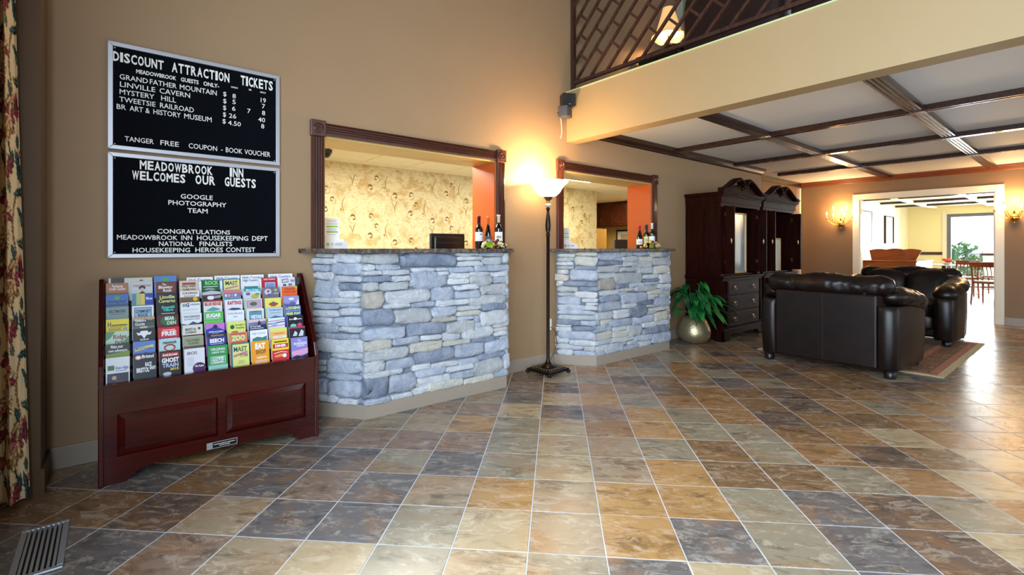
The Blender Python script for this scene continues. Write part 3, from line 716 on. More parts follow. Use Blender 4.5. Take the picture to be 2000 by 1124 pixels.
w1 = [L1([('DISCOUNT',160,565),('ATTRACTION',622,1080),('TICKETS',1163,1420)],230,70,.045),
      L1([('MEADOWBROOK',345,660),('GUESTS',695,835),('ONLY-',872,995)],332,30,.025),
      L1([('GRAND',215,437),('FATHER',452,663),('MOUNTAIN',687,977)],377,39,.006),
      L1([('LINVILLE',218,495),('CAVERN',528,768)],437,39,.006),
      L1([('MYSTERY',215,488),('HILL',541,658)],495,39,.006),
      L1([('TWEETSIE',213,497),('RAILROAD',532,798)],555,39,.006),
      L1([('BR',192,265),('ART',293,400),('&',418,452),('HISTORY',480,695),('MUSEUM',722,937)],612,39,.006),
      L1([('TANGER',255,483),('FREE',535,680),('COUPON',757,980),('-',1012,1024),('BOOK',1048,1178),('VOUCHER',1195,1397)],865,38,.006)]
cols = [[('$',1027,1054,511),('8',1100,1127,528),('19',1322,1363,560)], [('$',1027,1054,566),('5',1100,1126,574),('7',1331,1356,608)], [('$',1026,1052,619),('6',1097,1124,626),('7',1217,1242,645),('8',1332,1357,661)], [('$',1025,1051,672),('26',1073,1130,682),('40',1302,1357,712)], [('$',1022,1048,725),('4.50',1066,1166,738),('8',1325,1350,765)], [('CHILD',1088,1143,446),('SR',1228,1252,467),('ADULT',1316,1363,486)]]
for k, r in enumerate(cols):
    w1.append([]); 
    for s, a, b, y in r: w1.append([(s, 180+a/4.015, 180+b/4.015, 60+y/4.015, (34 if k < 5 else 11)/4.015, .006 if k < 5 else .03)])
w1 = [l for l in w1 if l]
board('letter_board', 'upper letter board headed DISCOUNT ATTRACTION TICKETS in an aluminium frame', -.009, .900, 1.770, 2.385, w1, None)
def L2(items, base, cap, bold=.006):
    return [(s, 180+a/4.8875, 180+b/4.8875, 290+base/4.8875, cap/4.8875, bold) for s, a, b in items]
w2 = [L2([('MEADOWBROOK',450,1155),('INN',1310,1447)],195,80,.05), L2([('WELCOMES',378,895),('OUR',982,1180),('GUESTS',1262,1567)],293,80,.05),
      L2([('GOOGLE',845,1152)],478,43,.012), L2([('PHOTOGRAPHY',727,1282)],537,43,.012), L2([('TEAM',910,1103)],614,43,.012),
      L2([('CONGRATULATIONS',622,1317)],812,42,.012), L2([('MEADOWBROOK',236,815),('INN',850,955),('HOUSEKEEPING',1000,1490),('DEPT',1527,1676)],870,44,.01),
      L2([('NATIONAL',637,970),('FINALISTS',1025,1337)],932,42,.012), L2([('HOUSEKEEPING',385,935),('HEROES',985,1250),('CONTEST',1277,1557)],994,43,.012)]
board('letter_board', 'lower letter board reading WELCOMES OUR GUESTS in an aluminium frame', -.009, .900, 1.146, 1.752, w2, None)

# ------------------------------------------------------------------ brochure rack
RX0, RX1, RY = -.045, 1.03, 3.2
rack = thing('brochure_rack', 'stepped dark mahogany brochure rack with raised panels against the wall', 'rack', (.5, 3.4, 0))
def rp(nm, mb, mat, par=None, **k):
    o = mb.build(nm, mat, par or rack, **k)
    if par is None: o.location = (-.5, -3.4, 0)
    return o
side = [(3.585, 0), (3.585, 1.03), (3.52, 1.03), (3.50, 1.01), (3.215, .60), (3.185, .52), (3.185, 0)]
for x in (RX0, RX1-.022): rp('side_panel', MB().prism(side[::-1], 0, x, x+.022), 'mahogany_v', bevel=.004)
# front board with bracket-foot cut-out
xa, xb = RX0+.022, RX1-.022
out = [(xa, .505), (xa, 0), (xa+.09, 0), (xa+.10, .02), (xa+.125, .025), (xa+.14, .05), (xa+.19, .062), (xb-.19, .062), (xb-.14, .05), (xb-.125, .025), (xb-.10, .02), (xb-.09, 0), (xb, 0), (xb, .505)]
rp('front_board', MB().prism(out, 1, RY+.012, RY+.03), 'mahogany')
P = [(.03, .475), (.515, .955)]
fr = MB()
zs0, zs1 = .135, .352
fr.box(xa, RY, zs1, xb, RY+.012, .505); fr.prism([(xa, zs0), (xa, 0), (xa+.09, 0), (xa+.10, .02), (xa+.125, .025), (xa+.14, .05), (xa+.19, .062), (xb-.19, .062), (xb-.14, .05), (xb-.125, .025), (xb-.10, .02), (xb-.09, 0), (xb, 0), (xb, zs0)], 1, RY, RY+.012)
fr.box(xa, RY, zs0, P[0][0], RY+.012, zs1); fr.box(P[0][1], RY, zs0, P[1][0], RY+.012, zs1); fr.box(P[1][1], RY, zs0, xb, RY+.012, zs1)
rp('face_frame', fr, 'mahogany')
for a, b in P:
    v = []; 
    for ins, y in ((0, RY+.011), (.032, RY-.001), (.036, RY-.001)):
        v += [(a+ins, y, zs0+ins), (b-ins, y, zs0+ins), (b-ins, y, zs1-ins), (a+ins, y, zs1-ins)]
    f = [(8, 9, 10, 11)]
    for r in (0, 4): f += [(r+i, r+(i+1) % 4, r+4+(i+1) % 4, r+4+i) for i in range(4)]
    rp('raised_panel', MB().add(v, f), 'mahogany')
rp('back_board', B(xa, 3.565, .03, xb, 3.585, 1.0), 'mahogany_v')
rp('top_cap', B(RX0, 3.183, .505, RX1, 3.212, .512), 'mahogany')
for k in range(7): rp('tier', B(xa, RY+.076+.045*k, .33+.0613*k, xb, RY+.083+.045*k, .49+.0613*k), 'mahogany')
pl = rp('name_plate', B(.42, RY-.003, .066, .572, RY-.0002, .103), 'steel')
q = B(.449, RY-.0036, .070, .568, RY-.0031, .099); q.build('plate_field', 'black', pl)
q = MB()
for z_, a_, b_ in ((.087, .455, .560), (.077, .482, .535)):
    x_ = a_
    while x_ < b_: w_ = R.uniform(.003, .010); q.box(x_, RY-.0040, z_, min(b_, x_+w_), RY-.0037, z_+.004); x_ += w_+.002
q.build('plate_lettering', 'plastic_white', pl)
# brochures.  element coordinates: u across 0..1, v downward in units of 0.065 m
WHT = lin((238, 240, 246))
def brochure(x, k, wd, bgc, els, label, group, hgt=.20, th=.009, z_top=None, dy=0, tilt=.22):
    zt = z_top if z_top is not None else .636+.0613*k; y = RY+.06+.045*k+dy
    ct, st = math.cos(tilt), math.sin(tilt); U = .065
    o = Vector((x-wd/2, y+R.uniform(-.001, .001), zt)); rot = R.uniform(-.006, .006)
    ux = Vector((math.cos(rot), 0, math.sin(rot))); dn = Vector((math.sin(rot)*0, -st, -ct)); nrm = Vector((0, -ct, st))
    def pt(u, v, d): return o+ux*(u*wd)+dn*(v*U)+nrm*d
    mb = MB(); vb = hgt/U; D = .0005
    v8 = [pt(u, v, d) for d in (-th, 0) for (u, v) in ((0, 0), (1, 0), (1, vb), (0, vb))]
    mb.add(v8, [(4, 7, 6, 5)], lin(bgc)); mb.add(v8, [(0, 1, 2, 3), (0, 4, 5, 1), (1, 5, 6, 2), (2, 6, 7, 3), (3, 7, 4, 0)], WHT)
    dd = [D]
    for e in els:
        dd[0] += .00012; z = dd[0]
        if e[0] == 'r': mb.add([pt(e[1], e[2], z), pt(e[1], e[4], z), pt(e[3], e[4], z), pt(e[3], e[2], z)], [(0, 1, 2, 3)], lin(e[5]))
        elif e[0] == 'p': mb.add([pt(a, b, z) for a, b in e[1]], [tuple(range(len(e[1])))], lin(e[2]))
        elif e[0] == 'e':
            n = 14; mb.add([pt(e[1]+e[3]*math.cos(2*PI*i/n), e[2]-e[4]*math.sin(2*PI*i/n), z) for i in range(n)], [tuple(range(n))], lin(e[5]))
        elif e[0] == 't':
            # ('t', string, u0, u1, v baseline, cap height in v units, colour, bold)
            put_text(mb, e[1], pt(e[2], e[4], z), ux, -dn, (e[3]-e[2])*wd, e[5]*U, lin(e[6]), e[7] if len(e) > 7 else .02)
    b = mb.build('brochure', 'print'); tag(b, label, 'brochure', group); return b
W_ = (240, 242, 248); K_ = (20, 22, 30)
def lines(u0, u1, v0, n, c, dv=.1): return [('r', u0, v0+i*dv, u1-(.06 if i % 2 else 0), v0+i*dv+.035, c) for i in range(n)]
mt = lambda v, c: ('p', [(0, v+.25), (0, 1.1), (1, 1.1), (1, v), (.8, v+.12), (.55, v-.05), (.3, v+.2)], c)
def mtn(v, vb, c): return ('p', [(0, vb), (1, vb), (1, v), (.8, v+.15), (.55, v-.05), (.3, v+.22), (0, v+.1)], c)
R = random.Random(21)
DSG = [
# column 1, top row to front row
[((176,112,72),[('t','Parkway',.28,.78,.38,.22,W_),('t','Craft Center',.14,.9,.62,.22,W_),('r',0,.85,1,1,(120,90,60))],'brown brochure with white script lettering, leftmost in the top full row'),
 ((70,110,190),[('e',.5,.3,.14,.16,(70,170,70)),('t','Blowing Rock',.12,.9,.72,.24,(30,50,90)),('r',0,.82,1,1,(60,80,110))],'blue brochure with green leaf mark in leftmost column, second row down'),
 ((128,152,150),[('t','BILTMORE',.14,.86,.5,.24,(30,50,70)),('r',.2,.6,.8,.63,(60,80,90))],'plain grey-green brochure, third row down in the leftmost column'),
 ((240,220,30),[('t','H',.08,.22,.62,.4,(30,40,80)),('r',.24,.45,.92,.53,(30,40,80)),('r',.24,.58,.92,.62,(60,60,40)),('r',.75,.7,.92,.95,(150,160,170))]+lines(.1,.7,.7,3,(60,60,40)),'bright yellow brochure in leftmost column'),
 ((190,220,205),[('p',[(0,0),(.4,0),(.2,.5),(0,.7)],(90,150,110)),('p',[(.6,1.1),(1,.4),(1,1.1)],(90,150,110)),('t','Ridge',.32,.9,.6,.34,(130,30,25)),('t','Park',.4,.75,.98,.25,(130,30,25))],'pale green brochure with dark red script in leftmost column'),
 ((30,45,28),[('t',"Make your",.2,.72,.35,.24,W_),('t','own adventure',.1,.9,.66,.22,W_),('p',[(0,.8),(1,.65),(1,1.4),(0,1.4)],(120,150,50))],'dark green brochure with white script, leftmost column above the front row'),
 ((225,230,240),[('r',.08,.62,.35,1.0,(40,110,60)),('t','blue ridge',.4,.95,.95,.24,(60,90,170)),('r',.4,1.05,.85,1.09,(90,100,120)),('r',.06,1.25,.95,2.2,(28,34,60)),('e',.35,1.6,.1,.16,(190,160,140)),('p',[(.4,1.8),(.9,1.95),(.9,2.05),(.4,1.95)],(130,40,30))],'white brochure with green mark and dark photo, leftmost in the front row')],
[((205,212,218),[('t','STORE DIRECTORY',.06,.94,.42,.18,(170,40,50)),('e',.5,.52,.16,.2,(30,24,28)),('e',.5,.66,.1,.16,(215,185,170)),('p',[(.3,1.1),(.5,.8),(.72,1.1)],(30,24,28))],'light grey brochure with a dark-haired portrait'),
 ((90,150,180),[('r',0,0,.2,1,(80,140,170)),('r',.2,0,.42,1,(190,195,120)),('r',.42,0,.6,1,(225,205,90)),('r',.6,0,1,1,(30,70,180)),('t','Blue',.66,.95,.55,.22,W_)],'brochure striped teal, yellow and blue in second column'),
 ((232,240,244),[('r',.1,.15,.9,1.1,(40,60,120)),('r',.13,.2,.87,1.1,(150,190,220)),('t','CHIMNEY',.16,.86,.62,.26,K_,.03),('t','ROCK',.28,.74,.95,.26,K_,.03)],'white brochure with a dark blue frame in second column'),
 ((120,110,130),[('r',0,0,1,.25,(190,160,120)),mtn(.2,.5,(60,60,80)),('r',0,.5,1,.8,(60,90,50)),('t','Visitors',.1,.6,.38,.22,W_),('t','Guide',.1,.55,.7,.24,W_),('e',.5,.88,.2,.1,(200,210,200)),('r',0,.98,1,1.2,(40,70,150))],'brochure with sunset sky over a dark ridge in second column'),
 ((26,34,38),[('p',[(.15,.3),(.3,.38),(.35,.2),(.65,.2),(.7,.38),(.85,.3),(.78,.55),(.62,.55),(.5,.85),(.38,.55),(.22,.55)],W_),('t','MUSEUM',.32,.7,1.0,.13,W_)],'black brochure with white banner emblem in second column'),
 ((90,130,205),[('p',[(.08,.55),(.9,.32),(.92,.55),(.1,.8)],(225,210,110)),('t','MOUNTAINEERS',.12,.88,.68,.18,(60,90,160)),mtn(.95,1.3,(50,80,150))],'blue brochure with slanted yellow banner in second column'),
 ((16,26,44),[('e',.2,.3,.16,.2,(200,90,90)),('e',.2,.3,.11,.14,W_),('t','Bristol',.36,.88,.38,.26,W_,.03),('t','RACE',.5,.78,1.05,.3,W_,.04),('t','BRISTOL',.12,.68,1.5,.34,W_,.04),('t','BABY!',.7,.96,1.35,.26,W_,.03)],'black front-row brochure with slanted white capitals in second column')],
[((92,44,30),[('r',.04,.05,.96,1.1,(120,64,44)),('t','The',.3,.5,.34,.2,W_),('t','Blowing',.12,.82,.62,.26,W_,.03),('t','Rock',.35,.78,.92,.26,W_,.03)],'dark brown brochure with white lettering, third column top full row'),
 ((24,34,62),[('t','Linville',.16,.9,.5,.28,(222,226,130),.03),('t','Caverns',.1,.92,.86,.28,(222,226,130),.03)],'navy brochure with pale yellow lettering in third column'),
 ((12,16,22),[('t','Emerald',.22,.84,.42,.22,(70,205,190),.04),('t','Village',.28,.78,.66,.2,(70,205,190),.04),('r',.2,.85,.85,.9,W_)],'black brochure with teal lettering in third column'),
 ((92,14,24),[('e',.53,.5,.4,.42,(30,110,70)),('t','BEAR',.35,.8,.45,.28,W_,.03),('t','DEN',.45,.88,.85,.28,(220,225,210),.03)],'dark red brochure with a green oval in third column'),
 ((205,20,34),[('t','FREE',.16,.86,.72,.36,W_,.05),('r',.2,.2,.8,.26,W_),('r',.08,.9,.92,1.2,(40,60,170)),('r',.12,.96,.88,1.2,W_)],'red brochure reading FREE in white'),
 ((180,215,215),[('e',.5,.75,.28,.3,(170,40,40)),('e',.5,.78,.2,.2,(190,215,215)),('t','mammoth',.18,.82,.42,.24,(20,60,80),.04)],'pale teal brochure with red ring in third column'),
 ((18,20,28),[('r',.1,.15,.9,.5,(170,40,40)),('t','RAILROAD',.16,.84,.42,.16,W_,.04),('t','GHOST',.1,.9,.95,.34,W_,.05),('t','TRAIN',.12,.88,1.35,.3,(170,180,220),.05),('t','2015',.48,.88,1.62,.18,(240,225,60),.03),('e',.35,1.9,.2,.16,(190,195,215))],'black front-row brochure with a red banner and yellow 2015')],
[((214,205,180),[('t','WILD WEST',.12,.88,.62,.2,(60,40,30),.03),('r',.15,.2,.85,.38,(170,40,50)),('t','THEME PARK',.16,.86,.92,.16,(60,40,30),.02)],'cream brochure with a red band, top full row of fourth column'),
 ((235,236,240),[('t','CAVING!',.12,.9,.32,.2,(130,20,60),.03),('r',0,.58,1,1.2,(120,90,60)),('e',.78,.78,.12,.18,(240,190,30)),('r',.2,.45,.8,.52,(80,160,130))],'white brochure with a brown photo and yellow dot in fourth column'),
 ((235,240,246),[('t','H',.08,.22,.4,.3,(40,140,90),.05),('t','G',.24,.42,.4,.3,(30,70,150),.05),('t','HIGH',.48,.94,.3,.16,(60,80,120))]+lines(.1,.9,.6,2,(180,190,205)),'white brochure with green H and blue G'),
 ((232,238,245),[('t','WILDERNESS',.08,.92,.36,.2,(50,60,80)),('t','ADVENTURES',.1,.9,.55,.1,(70,80,100)),mtn(.75,1.3,(60,80,140)),('p',[(.3,1.3),(1,1.3),(1,.75)],(30,36,60))],'white brochure with dark blue mountain ridges in fourth column'),
 ((222,222,210),[('t','BRISTOL',.12,.68,.5,.2,K_,.03),('t','CAVERNS',.12,.66,.75,.18,K_,.03),('e',.82,.35,.07,.12,(60,80,120)),('r',0,.88,1,1,(90,60,40))],'cream brochure with small black capitals in fourth column'),
 ((150,158,130),[('t','SOUTHERN',.15,.8,.4,.18,(60,70,50)),('t','SCENES',.25,.75,.65,.16,(60,70,50)),('r',.0,.8,1,1,(90,80,60)),('r',.05,1.0,1,1.1,(215,220,205))],'muted green brochure in fourth column above the front row'),
 ((224,226,238),[('t','ERICKS',.14,.62,.5,.24,(50,60,80),.02),('e',.72,1.72,.33,.5,(70,24,90)),('t','Wine Tastings',.5,.94,1.6,.16,W_,.03)]+lines(.12,.5,.75,6,(170,175,190),.13),'white front-row brochure with a purple circle')],
[((30,100,56),[('t','ROCK',.2,.95,.45,.34,(120,230,130),.05),('r',.1,.6,.9,.66,W_),('e',.45,.95,.3,.2,(150,170,175))],'dark green brochure with bright green lettering, fifth column top full row'),
 ((40,46,54),[('p',[(.0,.2),(.5,.05),(1,.2),(1,.4),(0,.45)],(190,200,210)),('e',.45,.72,.2,.2,W_),('r',.1,.5,.9,.56,(180,60,50)),('p',[(.6,.6),(1,.5),(1,.75),(.6,.8)],(150,160,170))],'black and grey brochure with white round badge in fifth column'),
 ((225,232,232),[('r',0,0,1,.12,(200,50,50)),('t','BLUE RIDGE',.06,.94,.45,.26,(190,40,50),.05),('p',[(.1,.9),(.5,.6),(.95,.85),(.5,1)],(90,160,170))],'white brochure with red capitals in fifth column'),
 ((90,190,90),[('t','SUGAR',.08,.88,.5,.32,W_,.05),('r',.08,.6,.8,.64,W_),('r',0,.85,1,1.2,(110,205,100))],'bright green brochure with heavy white capitals in fifth column'),
 ((200,120,210),[('p',[(0,.55),(.5,.3),(1,.7),(1,1.3),(0,1.3)],(40,60,170)),('e',.5,.32,.12,.18,(60,24,40)),('t','APPALACHIAN',.14,.9,.85,.13,W_,.03),('t','SKI MTN',.3,.7,1.05,.12,W_,.03)],'pink and blue brochure with a dark round badge in fifth column'),
 ((44,56,130),[('r',0,0,1,.25,(50,34,30)),('t',"It's good up here",.22,.86,.2,.1,(230,220,160)),('t','BEECH',.14,.88,.78,.32,W_,.05),('r',.16,.88,.84,.94,(180,190,230))],'blue brochure with a brown top band in fifth column'),
 ((46,150,80),[('t','VIRGINIA',.12,.88,.45,.24,W_,.01),('t','CREEPER TRAIL',.16,.86,.68,.14,W_),('r',.12,.95,.88,1.6,(200,235,215)),('r',.15,.99,.85,1.56,(60,150,95)),('t','COME',.2,.8,1.2,.18,W_,.04),('t','RIDE THE',.2,.8,1.36,.12,W_,.04),('t','CREEPER',.2,.8,1.53,.12,W_,.04),('r',0,1.7,1,2.2,(150,205,190))],'green front-row brochure with a white-edged box of lettering')],
[((228,226,140),[('r',0,0,.08,1.3,(30,120,140)),('r',0,0,1,.08,(30,120,140)),('t','MAST',.18,.88,.6,.36,(30,70,80),.02),('p',[(.15,.9),(.9,.65),(.9,.8),(.15,1.02)],(205,120,160))],'yellow brochure with teal edge, sixth column top full row'),
 ((150,110,170),[('r',0,0,1,.3,(205,130,140)),('r',.08,.4,.2,.65,(230,230,235)),('r',.26,.4,.38,.65,(210,190,140)),('r',.44,.4,.56,.65,(130,160,220)),('r',.62,.4,.74,.65,(230,230,235)),('r',.8,.4,.92,.65,(100,150,120)),('r',0,.75,1,1.2,(90,190,200)),('t','RIVER & EARTH',.08,.94,.98,.16,(30,60,110),.03)],'pink and teal brochure with a row of five small photos'),
 ((230,234,240),[('t','RAFTING!',.16,.94,.5,.32,(190,24,60),.04),('p',[(.15,.95),(.4,.8),(.8,.85),(.95,1.0),(.5,1.05)],(60,80,130))],'white brochure with slanted red RAFTING! lettering'),
 ((235,238,244),[('t','The Blue Mountains',.08,.9,.35,.16,(120,150,200)),('t','Inn',.4,.62,.65,.16,(120,150,200))],'white brochure with pale blue script in sixth column'),
 ((222,230,120),[('t','New heights in',.42,.96,.42,.16,(50,90,50)),('t','shopping',.45,.92,.68,.18,(50,90,50)),('e',.26,.5,.12,.2,(40,90,60)),('e',.4,1.0,.2,.14,(200,120,70)),('e',.7,1.0,.14,.1,(230,230,200))],'yellow-green brochure with a dark green dot in sixth column'),
 ((220,130,100),[('t','ZOO',.12,.88,.7,.42,(200,235,160),.06),('r',.1,.1,.9,.16,(150,60,50)),('r',.1,.86,.9,.92,(150,60,50))],'salmon brochure with large pale green ZOO lettering'),
 ((220,224,130),[('r',0,0,.1,2.6,(30,120,140)),('r',0,0,1,.1,(30,120,140)),('t','MAST',.16,.88,.75,.42,(30,80,90),.02),('p',[(.14,1.05),(.9,.75),(.9,.95),(.14,1.25)],(200,120,160)),('t','STORE',.5,.92,1.25,.24,(60,80,70)),('r',.4,1.6,.7,1.64,(120,130,80)),('r',.35,1.75,.75,1.79,(120,130,80))],'yellow front-row brochure with teal edge')],
[((235,238,242),[('t','High Country',.05,.95,.3,.22,(50,80,150)),('r',.1,.8,.95,1.1,(60,140,130))],'white brochure with green hills, seventh column top full row'),
 ((200,225,225),[('r',0,0,1,.3,(50,160,180)),('t','Blue Ridge',.15,.9,.24,.16,W_),('e',.25,.55,.14,.16,(160,80,180)),('e',.65,.8,.25,.22,(200,180,90)),('e',.8,.6,.16,.12,(120,160,120))],'teal brochure with flower photo in seventh column'),
 ((205,215,180),[('r',.08,.15,.92,.85,(180,130,180)),('r',.12,.2,.88,.8,(200,160,200)),('e',.48,.5,.22,.2,(80,110,70))],'pale green brochure with mauve panel in seventh column'),
 ((225,232,235),[('r',.12,.2,.88,1.2,(90,150,175)),('p',[(.12,.2),(.88,.2),(.5,.35)],(180,60,70)),('t','VISTAS',.2,.84,.95,.32,W_,.05)],'white brochure with teal photo and red peak in seventh column'),
 ((30,40,90),[('r',0,0,1,.3,(220,200,200)),('p',[(0,.3),(1,.2),(1,.5),(0,.6)],(120,120,170)),('p',[(.5,.5),(.62,.1),(.74,.5)],(30,30,50)),('t',"It's Cool Inside",.08,.7,.75,.16,W_,.03),('r',.08,.85,.85,.9,W_)],'navy brochure with pale sky and white lettering in seventh column'),
 ((235,238,242),[('t','High Country',.12,.9,.4,.18,(150,165,200)),('r',.12,.8,.95,1.05,(60,140,130)),('p',[(.12,.8),(.4,.65),(.7,.75),(.95,.62),(.95,.8)],(40,110,110))],'white brochure with green hills in seventh column above the front row'),
 ((238,160,30),[('t','EAT',.2,.78,.72,.48,W_,.06),('t','SHOP',.22,.8,1.2,.36,(70,60,50),.02),('t','explore',.28,.82,1.62,.24,W_),('r',.2,1.8,.9,1.84,W_),('r',.2,1.95,.85,1.99,W_)],'orange front-row brochure with large white and brown capitals')],
[((185,30,50),[('t','AVERY COUNTY',.12,.88,.25,.13,W_,.03),('r',.2,.5,.85,1.1,(180,200,225)),('r',.26,.6,.8,1.1,(120,150,200))],'red brochure with framed photo in eighth column top row'),
 ((120,110,130),[('e',.3,.45,.22,.32,(200,205,215)),('e',.32,.4,.08,.12,(180,40,70)),('e',.35,.75,.1,.1,(60,90,160)),('e',.78,.3,.1,.14,(150,190,120)),('r',.66,.6,.95,.7,(190,190,200))],'grey brochure with round collage in eighth column'),
 ((235,228,110),[('p',[(.2,.6),(.5,.35),(.85,.6),(.6,.85),(.4,.85)],(190,70,40)),('e',.5,.55,.1,.12,(40,110,140))],'yellow brochure with red and blue motif'),
 ((175,205,225),[('t','The Mountains',.15,.9,.3,.14,(90,110,150)),('r',.2,.5,.85,.54,(190,90,110)),('p',[(0,1.1),(.5,.8),(1,1.0),(1,1.3),(0,1.3)],(60,110,140))],'pale blue brochure with ridge line in eighth column'),
 ((225,230,240),[('p',[(0,.3),(1,.2),(1,.26),(0,.36)],(190,50,80)),('p',[(0,.5),(1,.35),(1,.48),(0,.62)],(90,110,190)),('p',[(0,.8),(1,.7),(1,.76),(0,.86)],(190,50,80)),('e',.35,.6,.2,.16,(150,180,220))],'white brochure with red and blue stripes in eighth column'),
 ((236,190,120),[('r',0,0,1,.35,(225,222,110)),('r',0,.35,1,.7,(240,180,110)),('t','WELCOME',.12,.94,1.0,.24,W_,.04),('r',0,1.05,1,1.4,(210,90,110)),('r',.2,.5,.8,.56,(200,90,90))],'brochure fading from yellow to orange in eighth column'),
 ((236,215,60),[('r',.05,.45,.95,.85,(190,30,40)),('t','DINER',.18,.84,.75,.22,W_,.05),('r',.12,.2,.9,.32,(110,40,40)),('r',0,1.05,1,2.3,(205,40,50)),('p',[(.1,1.55),(.5,1.4),(.85,1.5),(.8,1.65),(.15,1.7)],(240,150,60)),('e',.72,1.6,.12,.18,W_),('p',[(.1,1.3),(.5,1.18),(.9,1.3),(.9,1.35),(.5,1.24),(.1,1.35)],W_)],'yellow and red front-row brochure with a car shape')],
[((225,222,235),[('p',[(.12,.2),(.55,.12),(.58,.5),(.16,.58)],(60,60,80)),('p',[(.16,.26),(.52,.18),(.54,.44),(.2,.52)],(205,205,215)),('r',.2,.7,.4,.9,(50,70,80)),('r',.55,.65,.8,.9,(120,130,150)),('r',.7,.25,.95,.5,(150,150,170))],'white brochure with black sketches, rightmost in the top full row'),
 ((236,100,40),[('t','Vineyards',.2,.82,.35,.18,(110,50,30)),('t','of Swan Creek',.12,.88,.62,.16,(110,50,30)),('p',[(.8,0),(1,0),(1,.35)],(170,205,80))],'orange brochure in rightmost column'),
 ((150,150,205),[mtn(.6,1.2,(90,100,170)),('e',.5,.3,.18,.12,W_),('p',[(.75,.9),(.95,.3),(1,.9)],(225,225,235))],'lavender brochure with ridges in rightmost column'),
 ((30,60,160),[('t','LODGING',.05,.95,.35,.26,(225,232,110),.05),('t','DISCOUNTS',.05,.95,.6,.16,(150,190,240),.03),('t','FREE MAP',.05,.95,.9,.22,(225,232,110),.05)],'blue brochure with yellow capitals in rightmost column'),
 ((16,18,26),[('e',.5,.3,.1,.14,W_),('t','Barter Theatre',.12,.9,.4,.14,W_,.02),('e',.35,1.0,.2,.2,(120,205,205)),('e',.75,.95,.15,.2,(225,60,130))],'black brochure with pink and teal spots in rightmost column'),
 ((20,26,40),[('r',.0,0,1,.15,(190,60,80)),('p',[(.2,.9),(.35,.4),(.5,.6),(.45,.9)],(205,210,220)),('p',[(.55,.95),(.75,.3),(.9,.5),(.85,.95)],(205,210,220))],'black brochure with red band and white figures in rightmost column'),
 ((140,130,200),[('t','The',.38,.6,.38,.16,W_),('t','MOREHEAD',.14,.96,.72,.24,W_,.02),('t','CONNECTION',.3,.8,.9,.13,W_),('p',[(0,1.3),(1,1.1),(1,1.7),(0,1.7)],(225,160,200)),('p',[(0,1.9),(.3,1.7),(.6,1.85),(1,1.6),(1,2.4),(0,2.4)],(30,34,66))],'lavender sunset brochure, rightmost in the front row')],
]
for c, colm in enumerate(DSG):
    for i, (bgc, els, lab) in enumerate(colm):
        k = 6-i
        brochure(.033+.1125*c+R.uniform(-.0012, .0012), k, .097, bgc, els, lab, 'brochures in the rack', hgt=.19 if k else .135, z_top=.636+.0613*k+R.uniform(-.003, .004), tilt=.2 if k else .16)
hc = [('t', 'High Country', .08, .92, .4, .26, (60, 80, 150))]
for px0, px1, yt, els, bgc, lab in ((212, 297, 543, [('r', .05, 0, .35, .6, (20, 24, 34)), ('p', [(.68, .3), (.74, .15), (.8, .3)], (90, 60, 60))], (200, 206, 200), 'wide white and black booklet behind the top row at the rack\'s left end'),
        (301, 344, 539, [('e', .5, .3, .16, .18, (70, 170, 80)), ('t', 'Blowing Rock', .1, .9, .85, .22, (30, 60, 120))], (80, 130, 205), 'blue booklet with green leaf standing highest behind the top row'),
        (364, 415, 541.5, hc, W_, 'first white booklet from the left behind the top row'), (418, 467, 538.5, hc, W_, 'second white booklet from the left behind the top row'),
        (469, 514, 537, hc, W_, 'third white booklet from the left behind the top row'), (523, 570, 535, hc, W_, 'fourth and rightmost white booklet behind the top row')):
    p = onY(px0, yt, 3.553); q = onY(px1, yt, 3.553)
    brochure((p.x+q.x)/2, 7, q.x-p.x, bgc, els, lab, 'booklets behind the top row', hgt=.13, z_top=p.z*.5+q.z*.5, th=.005, dy=-.034, tilt=.08)

